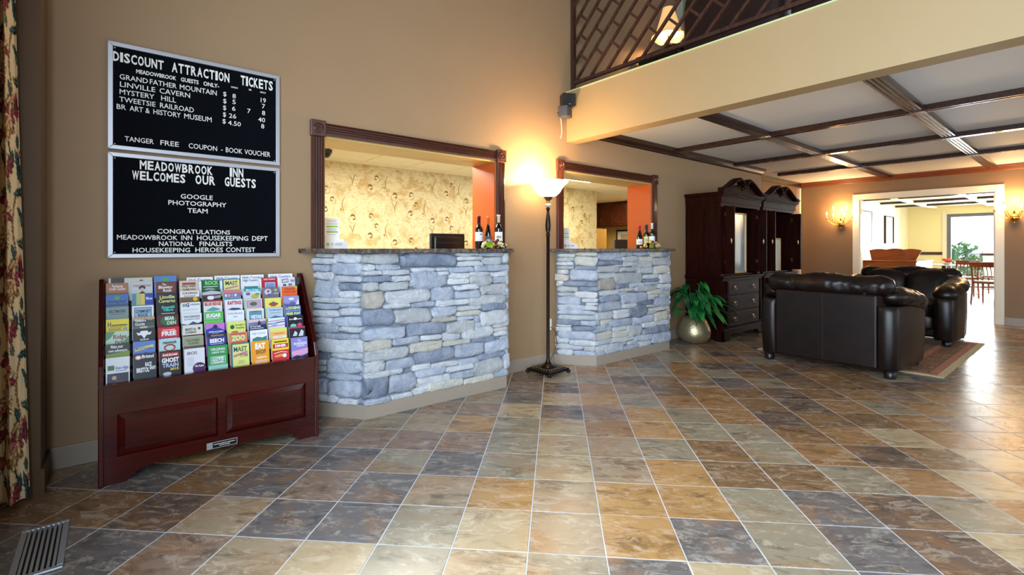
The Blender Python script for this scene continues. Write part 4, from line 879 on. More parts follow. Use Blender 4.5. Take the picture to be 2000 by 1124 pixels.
# ------------------------------------------------------------------ curtain at the left edge
def curtain():
    ns, nz = 150, 760; H = 4.75; z0 = .02
    s = np.linspace(0, 1.15, ns)[None, :]; z = np.linspace(z0, H, nz)[:, None]
    tz = (z-z0)/(H-z0)
    xr = -.292-.048*np.clip((z-.02)/2.2, 0, 1.6)
    a_ = np.clip(s/.32, 0, 1); q_ = np.clip((s-.32)/.83, 0, 1); X = xr+(-.405-xr)*a_+.028*np.sin(s*34)*q_**.3*(s > .32); Y = 3.215+.03*np.sin(s*30+z*.35)*(1-q_)+.01*np.sin(s*61+1.3)-.85*q_+0*z
    Xv = np.broadcast_to(X, (nz, ns)); Yv = np.broadcast_to(Y, (nz, ns)); Zv = np.broadcast_to(z, (nz, ns))
    S = np.broadcast_to(s, (nz, ns)); Z = Zv
    img = np.zeros((nz, ns, 3)); img[:] = lin((226, 206, 164))[:3]
    per_x, per_z = .42, .76
    rr = random.Random(11)
    def paint(mask, col, w=1.0): img[mask] = img[mask]*(1-w)+np.array(lin(col)[:3])*w
    def leaf(cx, cz, ang, ln, wd, col, vein=(60, 50, 40)):
        dx = (S-cx+per_x/2) % per_x-per_x/2; dz = (Z-cz+per_z/2) % per_z-per_z/2
        a = dx*math.cos(ang)+dz*math.sin(ang); b = -dx*math.sin(ang)+dz*math.cos(ang)
        t = a/ln; ww = wd*np.sin(np.clip(t, 0, 1)*PI)**.8*(1+.16*np.sin(t*26))
        mk = (t > 0) & (t < 1) & (np.abs(b) < ww); paint(mk, col)
        paint(mk & (b > ww*.25), tuple(int(c*.6) for c in col), .8)
        paint((t > 0) & (t < 1) & (np.abs(b) < .0022) & mk, tuple(min(255, int(c*1.6)+20) for c in col))
    def rope(x0, zz, amp, ph, ln, r, col):
        for k in range(int(ln/(r*1.6))):
            t = k*r*1.6/ln; cx = x0+amp*math.sin(ph+t*3.4); cz = zz-t*ln
            dx = (S-cx+per_x/2) % per_x-per_x/2; dz = (Z-cz+per_z/2) % per_z-per_z/2; q = dx*dx+dz*dz
            paint(q < r*r, tuple(int(c*.5) for c in col)); paint(q < (r*.7)**2, col)
    TE, MA, BR, RU = (36, 66, 66), (110, 34, 44), (122, 84, 50), (150, 84, 62)
    for k in range(3):
        rope(.05+.14*k, .70-.2*k, .05, k*1.7, .34, .011, (160, 112, 66)); rope(.12+.13*k, .35+.1*k, .03, k*2.1+1, .3, .008, (40, 36, 42))
    for k in range(46):
        cx, cz = rr.uniform(0, per_x), rr.uniform(0, per_z)
        leaf(cx, cz, rr.uniform(0, 6.28), rr.uniform(.07, .15), rr.uniform(.014, .03), rr.choice([TE, TE, MA, BR, RU, MA, (170, 136, 88), (70, 84, 60)]))
    for k in range(5):
        cx, cz = rr.uniform(0, per_x), rr.uniform(0, per_z)
        for j in range(7): leaf(cx, cz, j*.9, .07, .02, rr.choice([(176, 120, 96), MA, (186, 150, 110)]))
    v = np.stack([Xv, Yv, Zv], -1).reshape(-1, 3)
    me = bpy.data.meshes.new('curtain'); i = np.arange(nz*ns).reshape(nz, ns)
    f = np.stack([i[:-1, :-1], i[1:, :-1], i[1:, 1:], i[:-1, 1:]], -1).reshape(-1, 4)
    me.from_pydata(v.tolist(), [], f.tolist()); at = me.color_attributes.new('Col', 'FLOAT_COLOR', 'POINT')
    at.data.foreach_set('color', np.concatenate([img.reshape(-1, 3), np.ones((nz*ns, 1))], 1).ravel())
    me.polygons.foreach_set('use_smooth', [True]*len(me.polygons)); me.materials.append(MATS['fabric_print'])
    o = bpy.data.objects.new('curtain', me); COL.objects.link(o)
    m = o.modifiers.new('t', 'SOLIDIFY'); m.thickness = .002
    e = thing('curtain', 'long cream curtain with teal and maroon leaf print hanging at the left', 'curtain', (-.6, 3.2, 0))
    o.name = 'drape'; o.parent = e; o.location = (.6, -3.2, 0)
    rd = MB(); rd.tube([(-.40, 2.3, 4.79), (-.40, 3.2, 4.79), (-.32, 3.22, 4.79)], .014, 10); r_ = rd.build('curtain_rod', 'iron', e, smooth=True); r_.location = (.6, -3.2, 0)
curtain()

# ------------------------------------------------------------------ floor vent
e = thing('floor_register', 'silver slotted metal vent set in the floor near the curtain', 'vent', (-.21, 2.70, 0))
vx0, vx1, vy0, vy1 = -.075, .075, -.22, .20
m = B(vx0, vy0, .0005, vx1, vy0+.022, .009); m.box(vx0, vy1-.022, .0005, vx1, vy1, .009); m.box(vx0, vy0+.022, .0005, vx0+.02, vy1-.022, .009); m.box(vx1-.02, vy0+.022, .0005, vx1, vy1-.022, .009)
m.build('rim', 'steel', e, bevel=.002); B(vx0+.02, vy0+.022, .0003, vx1-.02, vy1-.022, .0015).build('duct_shade', 'black', e)  # black sheet stands in for the shade below the slats
for k in range(7):
    x = vx0+.02+.11*(k+.5)/7; B(x-.0042, vy0+.022, .002, x+.0042, vy1-.022, .0085).build('slat', 'steel', e)

# ------------------------------------------------------------------ floor lamp
e = thing('floor_lamp', 'tall dark bronze torchiere lamp with glowing white bowl shade between the counters', 'lamp', (3.27, 3.405, 0), math.radians(5))
m = MB(); h = .145; 
def sq(r, z): return [(r, -r, z), (r, r, z), (-r, r, z), (-r, -r, z)]
v = sq(h, .022)+sq(h, .045)+sq(h*.8, .052)+sq(h*.62, .06); f = [(3, 2, 1, 0), (12, 13, 14, 15)]
for r in (0, 4, 8): f += [(r+i, r+(i+1) % 4, r+4+(i+1) % 4, r+4+i) for i in range(4)]
m.add(v, f); m.build('base', 'iron', e, bevel=.004)
for sx in (-1, 1):
    for sy in (-1, 1):
        q = MB(); q.smooth = True; q.sph((sx*h*.95, sy*h*.95, .018), (.024, .024, .0175), 10, 6); q.build('foot', 'iron', e)
b = MB(); b.smooth = True
for k in range(28):
    a = k/28*4; s_, t_ = int(a), a-int(a); c = [(-1, -1), (1, -1), (1, 1), (-1, 1)]; p0, p1 = c[s_], c[(s_+1) % 4]
    b.sph((h*.8*(p0[0]+(p1[0]-p0[0])*t_), h*.8*(p0[1]+(p1[1]-p0[1])*t_), .058), .008, 6, 4)
b.build('beading', 'old_brass', e)
m = MB(); m.smooth = True
m.lathe([(.075, .058), (.06, .075), (.035, .085), (.028, .10), (.020, .115), (.0165, .13), (.0165, 1.32), (.021, 1.325), (.021, 1.34), (.015, 1.345), (.024, 1.38), (.0275, 1.42), (.024, 1.47), (.014, 1.54), (.013, 1.575), (.020, 1.58), (.020, 1.59), (.012, 1.60)], 0, 0, 20); m.build('pole', 'iron', e)
m = MB(); m.smooth = True; m.lathe([(.012, 1.60), (.028, 1.612), (.031, 1.622), (.026, 1.634), (.012, 1.64)], 0, 0, 18); m.build('collar', 'alabaster', e)
m = MB(); m.smooth = True; m.lathe([(.012, 1.64), (.018, 1.65), (.012, 1.658), (.022, 1.668), (.046, 1.695), (.05, 1.71), (.03, 1.712)], 0, 0, 20); m.tube([(.02, 0, 1.675), (.07, .0, 1.69)], .004, 6); m.build('socket_cup', 'old_brass', e)
m = MB(); m.smooth = True
pr = [(.046, 1.700), (.085, 1.715), (.115, 1.745), (.138, 1.785), (.160, 1.815), (.19, 1.838), (.196, 1.846)]
m.lathe(pr+[(r-.006, z+.004) for r, z in pr[::-1]], 0, 0, 40); m.f = [f_ for f_ in m.f if len(f_) == 4]; m.c = m.c[:len(m.f)]; m.sm = m.sm[:len(m.f)]
m.build('shade', 'lamp_glass', e)
# outlet with cord
op = onY(1072, 634.5, WY); o_ = thing('wall_outlet', 'white wall outlet plate behind the floor lamp pole', 'outlet', (op.x, WY, op.z))
B(-.036, -.006, -.058, .036, 0, .058).build('plate', 'plastic_white', o_, bevel=.002)
for z in (-.022, .022): B(-.014, -.008, z-.014, .014, -.006, z+.014).build('socket', 'candle', o_)
m = MB(); m.smooth = True; m.tube([(op.x+.005, WY-.02, op.z-.02), (op.x+.06, WY-.04, op.z-.08), (op.x+.07, WY-.05, op.z-.2), (op.x+.0, WY-.06, .12), (op.x-.08, WY-.07, .02), (3.4, 3.5, .008), (3.36, 3.46, .03)], .003, 6)
tag(m.build('power_cord', 'black'), 'thin dark cord curving from the wall outlet to the floor lamp', 'cord')

# ------------------------------------------------------------------ plant
e = thing('potted_plant', 'broad-leaved green plant in a round hammered silver-gold pot', 'plant', (5.80, 3.33, 0))
m = MB(); m.smooth = True; m.lathe([(.10, 0), (.155, .012), (.2, .08), (.205, .14), (.185, .22), (.15, .29), (.128, .325), (.12, .325), (.12, .27), (.0, .27)], 0, 0, 36); m.build('pot', 'pot', e)
m = MB(); m.lathe([(.118, .271), (.0, .276)], 0, 0, 20); m.build('soil', 'soil', e)
rr = random.Random(5)
for k in range(62):
    az = rr.uniform(0, 2*PI); el = rr.uniform(.1, 1.3); ln = rr.uniform(.2, .3); hz = .32
    if math.sin(az) > .25 and el < .9: az = -az
    reach = rr.uniform(.12, .26)*math.cos(el*.7)+.02; hgt = .34+.42*math.sin(el)*rr.uniform(.6, 1)
    d = Vector((math.cos(az), math.sin(az), 0)); sd = Vector((-d.y, d.x, 0))
    p0 = Vector((0, 0, .28))+d*.03; p1 = d*reach+Vector((0, 0, hgt)); drop = rr.uniform(.1, .9)
    p2 = p1+d*ln*math.cos(drop*.9)+Vector((0, 0, -ln*math.sin(drop)))
    mx_ = Vector((5.80, 3.33, 0))
    if (mx_+p2).y > 3.57: p2.y = 3.57-3.33; p1.y = min(p1.y, .16)
    if p2.x > .14 and p2.y > -.36: p2.x = .13; p1.x = min(p1.x, .09)
    if p2.x < -.40 and p2.y > -.2: p2.x = -.36
    m = MB(); m.smooth = True
    m.tube([p0, p0.lerp(p1, .5)+Vector((0, 0, .03)), p1], .004, 5)
    wv = []; N = 7; wd = rr.uniform(.038, .058)
    for i in range(N+1):
        t = i/N; c = p1.lerp(p2, t)+Vector((0, 0, .05*math.sin(PI*t))); w_ = wd*math.sin(PI*min(1, t*.93+.05))**.75*(1-t*.2)
        if i == N: w_ = .001
        wv += [c-sd*w_+Vector((0, 0, .012)), c, c+sd*w_+Vector((0, 0, .012))]
    m.add(wv, [q for i in range(N) for q in ((3*i, 3*i+1, 3*i+4, 3*i+3), (3*i+1, 3*i+2, 3*i+5, 3*i+4))])
    m.build('leaf', 'leaf_b' if rr.random() < .3 else 'leaf_a', e)

# ------------------------------------------------------------------ armoires
def armoire(x0, label):
    e = thing('armoire', label, 'cabinet', (x0, 3.09, 0)); W = 1.13; D = .515
    def part(nm, mb, mat='armoire_wood', par=None, **k): return mb.build(nm, mat, par or e, **k)
    def mo(z0, z1, ex, y0=0): return B(-ex, y0-ex, z0, W+ex, D, z1)
    part('plinth', MB().prism([(-.02, 0), (.14, 0), (.16, .05), (.22, .075), (W-.22, .075), (W-.16, .05), (W-.14, 0), (W+.02, 0), (W+.02, .14), (-.02, .14)], 1, -.025, .0), bevel=.004)
    part('side_plinth', MB().prism([(-.025, 0), (.10, 0), (.13, .06), (D-.13, .06), (D-.1, 0), (D, 0), (D, .14), (-.025, .14)], 0, -.02, 0))
    part('side_plinth', MB().prism([(-.025, 0), (.10, 0), (.13, .06), (D-.13, .06), (D-.1, 0), (D, 0), (D, .14), (-.025, .14)], 0, W, W+.02))
    part('base_moulding', mo(.14, .165, .03), bevel=.006)
    part('lower_body', B(0, .0, .165, W, D, .80))
    part('waist_moulding', mo(.80, .815, .02), bevel=.004); part('waist_moulding', mo(.815, .845, .035), bevel=.01)
    for a in (.02, W-.09):
        for k in range(3): q = MB(); q.smooth = True; q.tube([(a+.02+k*.017, -.002, .19), (a+.02+k*.017, -.002, .78)], .006, 6); part('reed', q)
        for k in range(3): q = MB(); q.smooth = True; q.tube([(a+.02+k*.017, -.002+.02, .87), (a+.02+k*.017, .018, 1.74)], .006, 6); part('reed', q)
    for i, (z0, z1) in enumerate(((.175, .365), (.38, .575), (.59, .775))):
        d = part('drawer', B(.11, -.016, z0, W-.11, 0, z1), bevel=.006)
        B(.13, -.018, z0+.018, W-.13, -.016, z1-.018).build('drawer_field', 'armoire_wood', d, bevel=.001)
        for hx in (.30, W-.30):
            q = MB(); q.smooth = True; zc = (z0+z1)/2+.012
            q.sph((hx, -.019, zc), (.032, .003, .014), 10, 6); q.sph((hx-.035, -.028, zc), .006, 6, 5); q.sph((hx+.035, -.028, zc), .006, 6, 5)
            q.tube([(hx-.035, -.03, zc), (hx-.03, -.034, zc-.025), (hx, -.036, zc-.034), (hx+.03, -.034, zc-.025), (hx+.035, -.03, zc)], .0035, 6)
            q.build('pull', 'old_brass', d)
    # upper case, open
    part('upper_side', B(.0, .02, .845, .03, D, 1.80)); part('upper_side', B(W-.03, .02, .845, W, D, 1.80))
    part('upper_back', B(.03, D-.02, .845, W-.03, D, 1.80)); part('upper_top', B(.03, .02, 1.76, W-.03, D-.02, 1.80))
    part('stile', B(.03, .02, .845, .085, .045, 1.76)); part('stile', B(W-.085, .02, .845, W-.03, .045, 1.76))
    part('shelf', B(.03, .05, .845, W-.03, D-.02, .862))
    for sx, hx in ((.088, -1), (W-.108, 1)):
        dd = part('door', B(sx, -.115, .875, sx+.02, .36, 1.745), bevel=.003)
        xs = sx-.002 if hx < 0 else sx-.002
        B(xs, -.095, .93, xs+.003, .33, 1.69).build('door_field', 'armoire_wood', dd, bevel=.001)
        q = MB(); q.smooth = True; q.sph((sx-.004, -.075, 1.30), (.004, .014, .045), 8, 6); q.tube([(sx-.006, -.075, 1.33), (sx-.02, -.075, 1.31), (sx-.02, -.075, 1.29), (sx-.006, -.075, 1.27)], .003, 6); q.build('door_pull', 'old_brass', dd)
        for z in (1.0, 1.62): B(sx-.003, .0, z, sx, .03, z+.05).build('hinge', 'old_brass', dd)
    part('frieze', B(-.01, .005, 1.80, W+.01, D, 1.875))
    part('cornice', mo(1.875, 1.895, .012), bevel=.004); part('cornice', mo(1.895, 1.915, .03), bevel=.004); part('cornice', B(-.04, -.045, 1.915, W+.04, D, 1.935), bevel=.004)
    # tympanum and swan-neck scrolls
    ty = [(.0, 1.935), (W, 1.935), (W-.18, 1.965), (W-.33, 2.04), (W/2+.11, 2.065), (W/2+.05, 2.0), (W/2, 1.985), (W/2-.05, 2.0), (W/2-.11, 2.065), (.33, 2.04), (.18, 1.965)]
    part('tympanum', MB().prism(ty, 1, .0, .02))
    for sg in (1, -1):
        cen = []
        for k in range(19):
            t = k/18; x = -.04+(W/2-.035+.04)*t
            z = 1.945+.165*(.5-.5*math.cos(PI*min(1, t/.86)))-(0 if t < .86 else (t-.86)*.35)
            cen.append((x if sg > 0 else W-x, z))
        for (o0, o1, y0, y1) in ((0, .022, -.055, .04), (.022, .04, -.04, .04), (-.016, 0, -.03, .04)):
            top = [(x, z+o1) for x, z in cen]; bot = [(x, z+o0) for x, z in cen]
            n = len(cen); v = []
            for y in (y0, y1): v += [(x, y, z) for x, z in bot]+[(x, y, z) for x, z in top]
            f = []
            for i in range(n-1):
                f += [(i, i+1, n+i+1, n+i), (2*n+i, 3*n+i, 3*n+i+1, 2*n+i+1), (n+i, n+i+1, 3*n+i+1, 3*n+i), (i, 2*n+i, 2*n+i+1, i+1)]
            f += [(0, n, 3*n, 2*n), (n-1, 3*n-1, 4*n-1, 2*n-1)]
            part('scroll_moulding', MB().add(v, f))
        q = MB(); q.lathe([(.035, 0), (.035, .03), (.028, .034), (.012, .034), (.012, .045), (0, .047)], 0, 0, 18); cx, cz = cen[-1][0], cen[-1][1]-.01
        q.warp(lambda p, cx=cx, cz=cz: Vector((cx+p.x, -.055+.04-p.z, cz+p.y))); part('rosette', q)
    q = MB(); q.smooth = True; q.lathe([(.028, 1.985), (.028, 2.0), (.012, 2.01), (.024, 2.04), (.026, 2.06), (.01, 2.085), (.007, 2.10), (.012, 2.11), (0, 2.13)], W/2, .01, 14); part('finial', q)
    return e
armoire(6.06, 'dark carved armoire with broken scroll top, nearer one beside the potted plant')
armoire(7.285, 'dark carved armoire with broken scroll top, farther one behind the near leather armchair')
def case(x0, x1, z0, z1, y, label, fm):
    e = thing('display_case', label, 'case', (x0, y, z0)); w_, h_ = x1-x0, z1-z0
    t_ = .022
    for a in ((0, 0, w_, t_), (0, h_-t_, w_, h_), (0, t_, t_, h_-t_), (w_-t_, t_, w_, h_-t_)): B(a[0], -.015, a[1], a[2], .02, a[3]).build('frame_bar', fm, e, bevel=.002)
    B(t_, .16, t_, w_-t_, .17, h_-t_).build('back_panel', 'paper', e); B(t_, -.004, t_, w_-t_, .0, h_-t_).build('pane', 'mirror_pane', e)
    B(0, .02, 0, .006, .17, h_).build('side', 'mirror_pane', e); B(w_-.006, .02, 0, w_, .17, h_).build('side', 'mirror_pane', e); B(.006, .02, 0, w_-.006, .17, .012).build('bottom', fm, e)
    q = MB(); q.smooth = True
    for k, zz in enumerate((.02, h_*.36, h_*.66)):
        if k: q.box(t_, .03, zz-.006, w_-t_, .15, zz)
        q.lathe([(.018, zz), (.006, zz+.006), (.005, zz+.04), (.02, zz+.07), (.022, zz+.11), (.018, zz+.12)], w_*.3, .08, 10)
    q.build('glassware', 'mirror_pane', e)
    return e
case(6.36, 6.86, .866, 1.69, 3.16, 'tall glazed case with brass frame inside the nearer armoire', 'frame_gold')
case(7.58, 8.0, .866, 1.36, 3.16, 'small glazed case with gold frame inside the farther armoire', 'frame_gold')

# ------------------------------------------------------------------ leather armchairs
def wrinkle(amp, sc, seed=0):
    def fn(p):
        n = mnoise.fractal(Vector((p.x*sc+seed, p.y*sc, p.z*sc*1.4)), 1.0, 2.0, 3)
        r = 1-abs(mnoise.noise(Vector((p.x*sc*.7+9, p.y*sc*1.6, p.z*sc*.8+seed))))*2
        return amp*(n*.6-max(0, r-.75)*2.2)
    return fn
def puff(mb, c, r, e=.55, nu=48, nv=30, amp=.008, sc=6, seed=0, fn=None):
    st = len(mb.v); mb.smooth = True; mb.sph(c, r, nu, nv, e=e); wr = wrinkle(amp, sc, seed); cc = Vector(c)
    def w(p):
        d = (p-cc); L = d.length or 1; p = p+d/L*wr(p)
        return fn(p) if fn else p
    mb.warp(w, st); return mb
e = thing('leather_armchair', 'dark brown leather armchair seen from behind, nearest on the rug edge', 'armchair', (5.98, 1.76, 0)); ac = e
# local: faces +x
b = MB(); b.box(-.515, -.445, .07, -.46, .445, .76); b.build('back_panel', 'leather', e, bevel=.018)
b = MB(); b.box(-.518, -.004, .09, -.513, .004, .755); b.build('seam', 'wood_dark_edge', e)
b = MB(); b.box(-.46, -.43, .085, .40, .43, .33); b.build('seat_base', 'leather', e, bevel=.03)
for s in (-1, 1):
    # side panel with rounded rear and bulging front
    pts = []
    def prof(x): return .575+.035*max(0, (x+.2))*1.0
    n = 16; ring = []
    for k in range(n+1):
        t = k/n; x = -.50+.98*t; y = .60+.03*math.sin(PI*t)+.02*t
        ring.append((x, y))
    poly = [(-.455, .43), (-.515, .45), (-.53, .50), (-.52, .56), (-.49, .60)]+[(x, y) for x, y in ring[1:-1]]+[(.50, .60), (.525, .55), (.52, .46), (.48, .42)]
    poly = [(x, y*s) for x, y in poly]
    if s > 0: poly = poly[::-1]
    b = MB(); zt = lambda x: .66-.10*max(0, (x+.2))
    m_ = len(poly); v = [(x*.97, y*.985, .07) for x, y in poly]+[(x, y, .35) for x, y in poly]+[(x, y, zt(x)-.06) for x, y in poly]+[(x*.97, y*.98, zt(x)) for x, y in poly]
    f = [tuple(range(m_-1, -1, -1)), tuple(range(3*m_, 4*m_))]
    for r in range(3): f += [(r*m_+i, r*m_+(i+1) % m_, (r+1)*m_+(i+1) % m_, (r+1)*m_+i) for i in range(m_)]
    b.add(v, f); b.smooth = True; b.build('arm_side', 'leather', e, bevel=.012, smooth=True)
    # puffy arm roll on top
    b = MB(); b.smooth = True; path = []; rad = []
    N = 40
    for k in range(N+1):
        t = k/N; x = -.44+.97*t; y = s*(.505+.045*math.sin(PI*t)); z = .735-.115*(t**1.2)+.02*math.sin(PI*t*1.2)
        rr_ = (.108+.018*t)*(max(.0, 1-((t-.5)/.5)**8))**.5+.004
        path.append((x, y, z)); rad.append((rr_*1.05, rr_*.8))
    b.tube(path, rad, 28)
    wr = wrinkle(.022, 7, s*3)
    b.warp(lambda p: p+Vector((0, (p.y-s*.52), (p.z-.68))).normalized()*wr(p) if abs(p.y-s*.52) > .001 else p)
    b.build('arm_pad', 'leather', e)
b = MB(); b.smooth = True
path = []; rad = []; N = 60
for k in range(N+1):
    t = k/N; y = -.56+1.12*t; rr_ = .112*(max(0, 1-(2*t-1)**10))**.5+.003
    lump = 1+.05*math.cos((t-.5)*4*PI)
    path.append((-.40+.01*math.sin(t*9), y, .83+.008*math.cos(t*12))); rad.append((rr_*1.02*lump, rr_*.95*lump))
b.tube(path, rad, 32); wr = wrinkle(.016, 8, 4)
b.warp(lambda p: p+Vector((p.x+.40, 0, p.z-.83)).normalized()*wr(p) if (abs(p.x+.4)+abs(p.z-.83)) > .01 else p)
b.build('back_roll', 'leather', e)
for k, (y0, wd_) in enumerate(((-.24, .25), (.24, .25))):
    b = MB(); puff(b, (-.27, y0, .66), (.14, wd_, .25), .6, 44, 26, .02, 5, k*7, lambda p: p+Vector((-(p.z-.5)*.25, 0, 0))); b.build('back_cushion', 'leather', e)
b = MB(); puff(b, (.12, 0, .41), (.40, .415, .115), .42, 56, 24, .012, 5, 20); b.build('seat_cushion', 'leather', e)
b = MB(); puff(b, (.40, 0, .27), (.085, .415, .11), .4, 40, 20, .008, 5, 30); b.build('front_roll', 'leather', e)
for x in (-.45, .42):
    for y in (-.53, .53):
        b = MB(); b.smooth = True; b.lathe([(.044, .0), (.047, .010), (.047, .075), (.0, .076)], x, y, 18); b.build('foot', 'black', e)
dup(ac, (8.28, 1.72, 0), PI, 'dark brown leather armchair facing the camera at the far end of the rug')
ac.location.z = .001

# ------------------------------------------------------------------ rug
e = thing('area_rug', 'patterned red and cream oriental rug under the leather armchairs', 'rug', (7.2, 1.76, 0))
rx, ry = 1.265, .84
def ringm(a, b, z):
    m = MB(); m.box(-rx+a, -ry+a, .0015, rx-a, -ry+b, z); m.box(-rx+a, ry-b, .0015, rx-a, ry-a, z); m.box(-rx+a, -ry+b, .0015, -rx+b, ry-b, z); m.box(rx-b, -ry+b, .0015, rx-a, ry-b, z); return m
ringm(0, .055, .008).build('border', 'rug_cream', e); ringm(.055, .12, .0085).build('border', 'rug_red', e); ringm(.12, .30, .0082).build('border', 'rug_field', e); ringm(.30, .36, .0085).build('border', 'rug_red', e)
B(-rx+.36, -ry+.36, .0015, rx-.36, ry-.36, .0083).build('field', 'rug_field', e)
ac.location.z = .009
for o in bpy.data.objects:
    if o.name.startswith('leather_armchair'): o.location.z = .009

# ------------------------------------------------------------------ railing above, landing furniture
e = thing('lattice_railing', 'brown wooden railing of slanted lattice bars along the upstairs landing', 'railing', (3.82, 0, 2.87)); T = .011
def yzbar(nm, y0, z0, y1, z1, w_=.013, x=.0, t=T):
    d = Vector((0, y1-y0, z1-z0)).normalized(); nn = Vector((0, -d.z, d.y))*w_
    v = []
    for xx in (x-t, x+t):
        for (y, z) in ((y0, z0), (y1, z1)):
            for sg in (-1, 1): v.append((xx, y+nn.y*sg, z-2.87+nn.z*sg))
    b = MB().add(v, [(0, 2, 3, 1), (4, 5, 7, 6), (0, 1, 5, 4), (2, 6, 7, 3), (0, 4, 6, 2), (1, 3, 7, 5)])
    return b.build(nm, 'rail_wood', e)
zb, zt_ = 2.965, 3.98; YL, YR = 3.59, -2.9
yzbar('post', YL, 2.875, YL, 4.02, .02, 0, .02); yzbar('post', YR, 2.875, YR, 4.02, .02, 0, .02); yzbar('post', .55, 2.875, .55, 4.02, .02, 0, .02)
yzbar('bottom_rail', YL, zb, YR, zb, .016, 0, .016); yzbar('top_rail', YL, zt_, YR, zt_, .03, 0, .03)
zl, zh = zb+.016, zt_-.03; sp = .209; CB = 3.55+zl
k = 0; c = YL
while k < 12:
    c = CB+k*sp
    # bar: y + z = c  (up to the right); cut at frame
    y0 = c-zl; z0 = zl
    if y0 > YL: y0 = YL; z0 = c-YL
    k += 1
    if z0 > zh: break
    y1 = c-zh; z1 = zh
    if y1 < YR: continue
    yzbar('lattice_bar', y0, z0, y1, z1)
for k in range(-40, 2):
    c = CB+k*sp
    y0 = c-zl; z0 = zl; y1 = c-zh; z1 = zh
    if k < 0:
        if y0 < YR: continue
        if y1 < YR: y1 = YR; z1 = c-YR
        yzbar('lattice_bar', y0, z0, y1, z1)
# short cross pieces, staggered, perpendicular to the bars
cnt = 0
for k in range(-34, 6):
    c0 = CB-(k+1)*sp if 0 else CB+(k-1)*sp; c1 = c0+sp
    s = -.24-(k-1)*sp-2*sp*12
    while s < 5:
        s += 2*sp
        # along: z - y = q
        q = s; ya = (c0-q)/2; za = (c0+q)/2; yb_ = (c1-q)/2; zb_ = (c1+q)/2
        if not (zl < za < zh and zl < zb_ < zh and YR < ya < YL and YR < yb_ < YL): continue
        cnt += 1
        if cnt > 280: continue
        yzbar('lattice_cross', ya, za, yb_, zb_, .011, 0, .009); cnt += 1
# console table and lamp on the landing
e = thing('console_table', 'dark wooden console table upstairs behind the lattice railing', 'table', (5.2, 3.29, 2.871))
B(-.3, -.29, .60, .35, .29, .635).build('table_top', 'dark_wood_plain', e, bevel=.004); B(-.27, -.26, .06, .32, .27, .60).build('cupboard', 'dark_wood_plain', e)
for k in range(2): B(-.285, -.24+.26*k, .10, -.271, -.01+.26*k, .57).build('door', 'dark_wood_plain', e, bevel=.003)
for x in (-.24, .29):
    for y in (-.22, .24): B(x-.025, y-.02, 0, x+.025, y+.02, .06).build('leg', 'wood_dark_edge', e)
e = thing('table_lamp', 'lit table lamp with scalloped cream shade on the upstairs console', 'lamp', (5.15, 3.29, 3.507))
m = MB(); m.smooth = True; m.lathe([(.06, 0), (.055, .02), (.02, .03), (.018, .06), (.035, .10), (.038, .13), (.015, .17), (.01, .2), (.01, .3)], 0, 0, 16); m.build('base', 'iron', e)
m = MB(); m.smooth = True; pr = [(.20, .20), (.192, .23), (.15, .27), (.142, .30), (.118, .38), (.092, .47), (.068, .56), (.066, .57)]
m.lathe(pr+[(r-.004, z) for r, z in pr[::-1]], 0, 0, 32); m.f = [f_ for f_ in m.f if len(f_) == 4]; m.c = m.c[:len(m.f)]; m.sm = m.sm[:len(m.f)]
m.warp(lambda p: p+Vector((0, 0, .03*abs(math.sin(3*math.atan2(p.y, p.x))))) if p.z < .21 else p); m.build('shade', 'shade_cloth', e)
e = thing('upstairs_armchair', 'dark rounded high-back chair upstairs behind the lattice railing', 'chair', (4.95, 2.42, 2.872))
m = MB(); puff(m, (0, 0, .70), (.13, .52, .55), .5, 36, 24, .006, 4, 1); m.build('backrest', 'dark_cloth', e)
m = MB(); puff(m, (.32, 0, .40), (.34, .40, .12), .45, 30, 16, .006, 4, 2); m.build('seat', 'dark_cloth', e)
for s in (-1, 1): m = MB(); puff(m, (.28, s*.40, .45), (.36, .09, .2), .5, 26, 16, .005, 4, 3); m.build('arm', 'dark_cloth', e)
for x in (.02, .56):
    for y in (-.33, .33): B(x-.025, y-.025, 0, x+.025, y+.025, .3).build('leg', 'wood_dark_edge', e)
e = thing('upstairs_sofa', 'long dark sofa back along the upstairs landing edge', 'sofa', (4.75, .76, 2.872))
m = MB(); puff(m, (0, 0, .48), (.12, 1.0, .44), .35, 40, 20, .006, 4, 5); m.build('backrest', 'dark_cloth', e)
m = MB(); puff(m, (.4, 0, .28), (.4, .98, .15), .35, 40, 16, .006, 4, 6); m.build('seat', 'dark_cloth', e)
for x in (-.02, .7):
    for y in (-.85, .85): B(x-.025, y-.025, 0, x+.025, y+.025, .16).build('leg', 'wood_dark_edge', e)
f_ = struct(B(5.98, WY-.012, 2.95, 6.7, WY, 4.7).build('window_6', 'green_cloth'))
B(5.86, WY-.02, 2.95, 5.98, WY, 4.75).build('side_casing', 'white_trim', f_); B(6.7, WY-.02, 2.95, 6.8, WY, 4.75).build('side_casing', 'white_trim', f_)
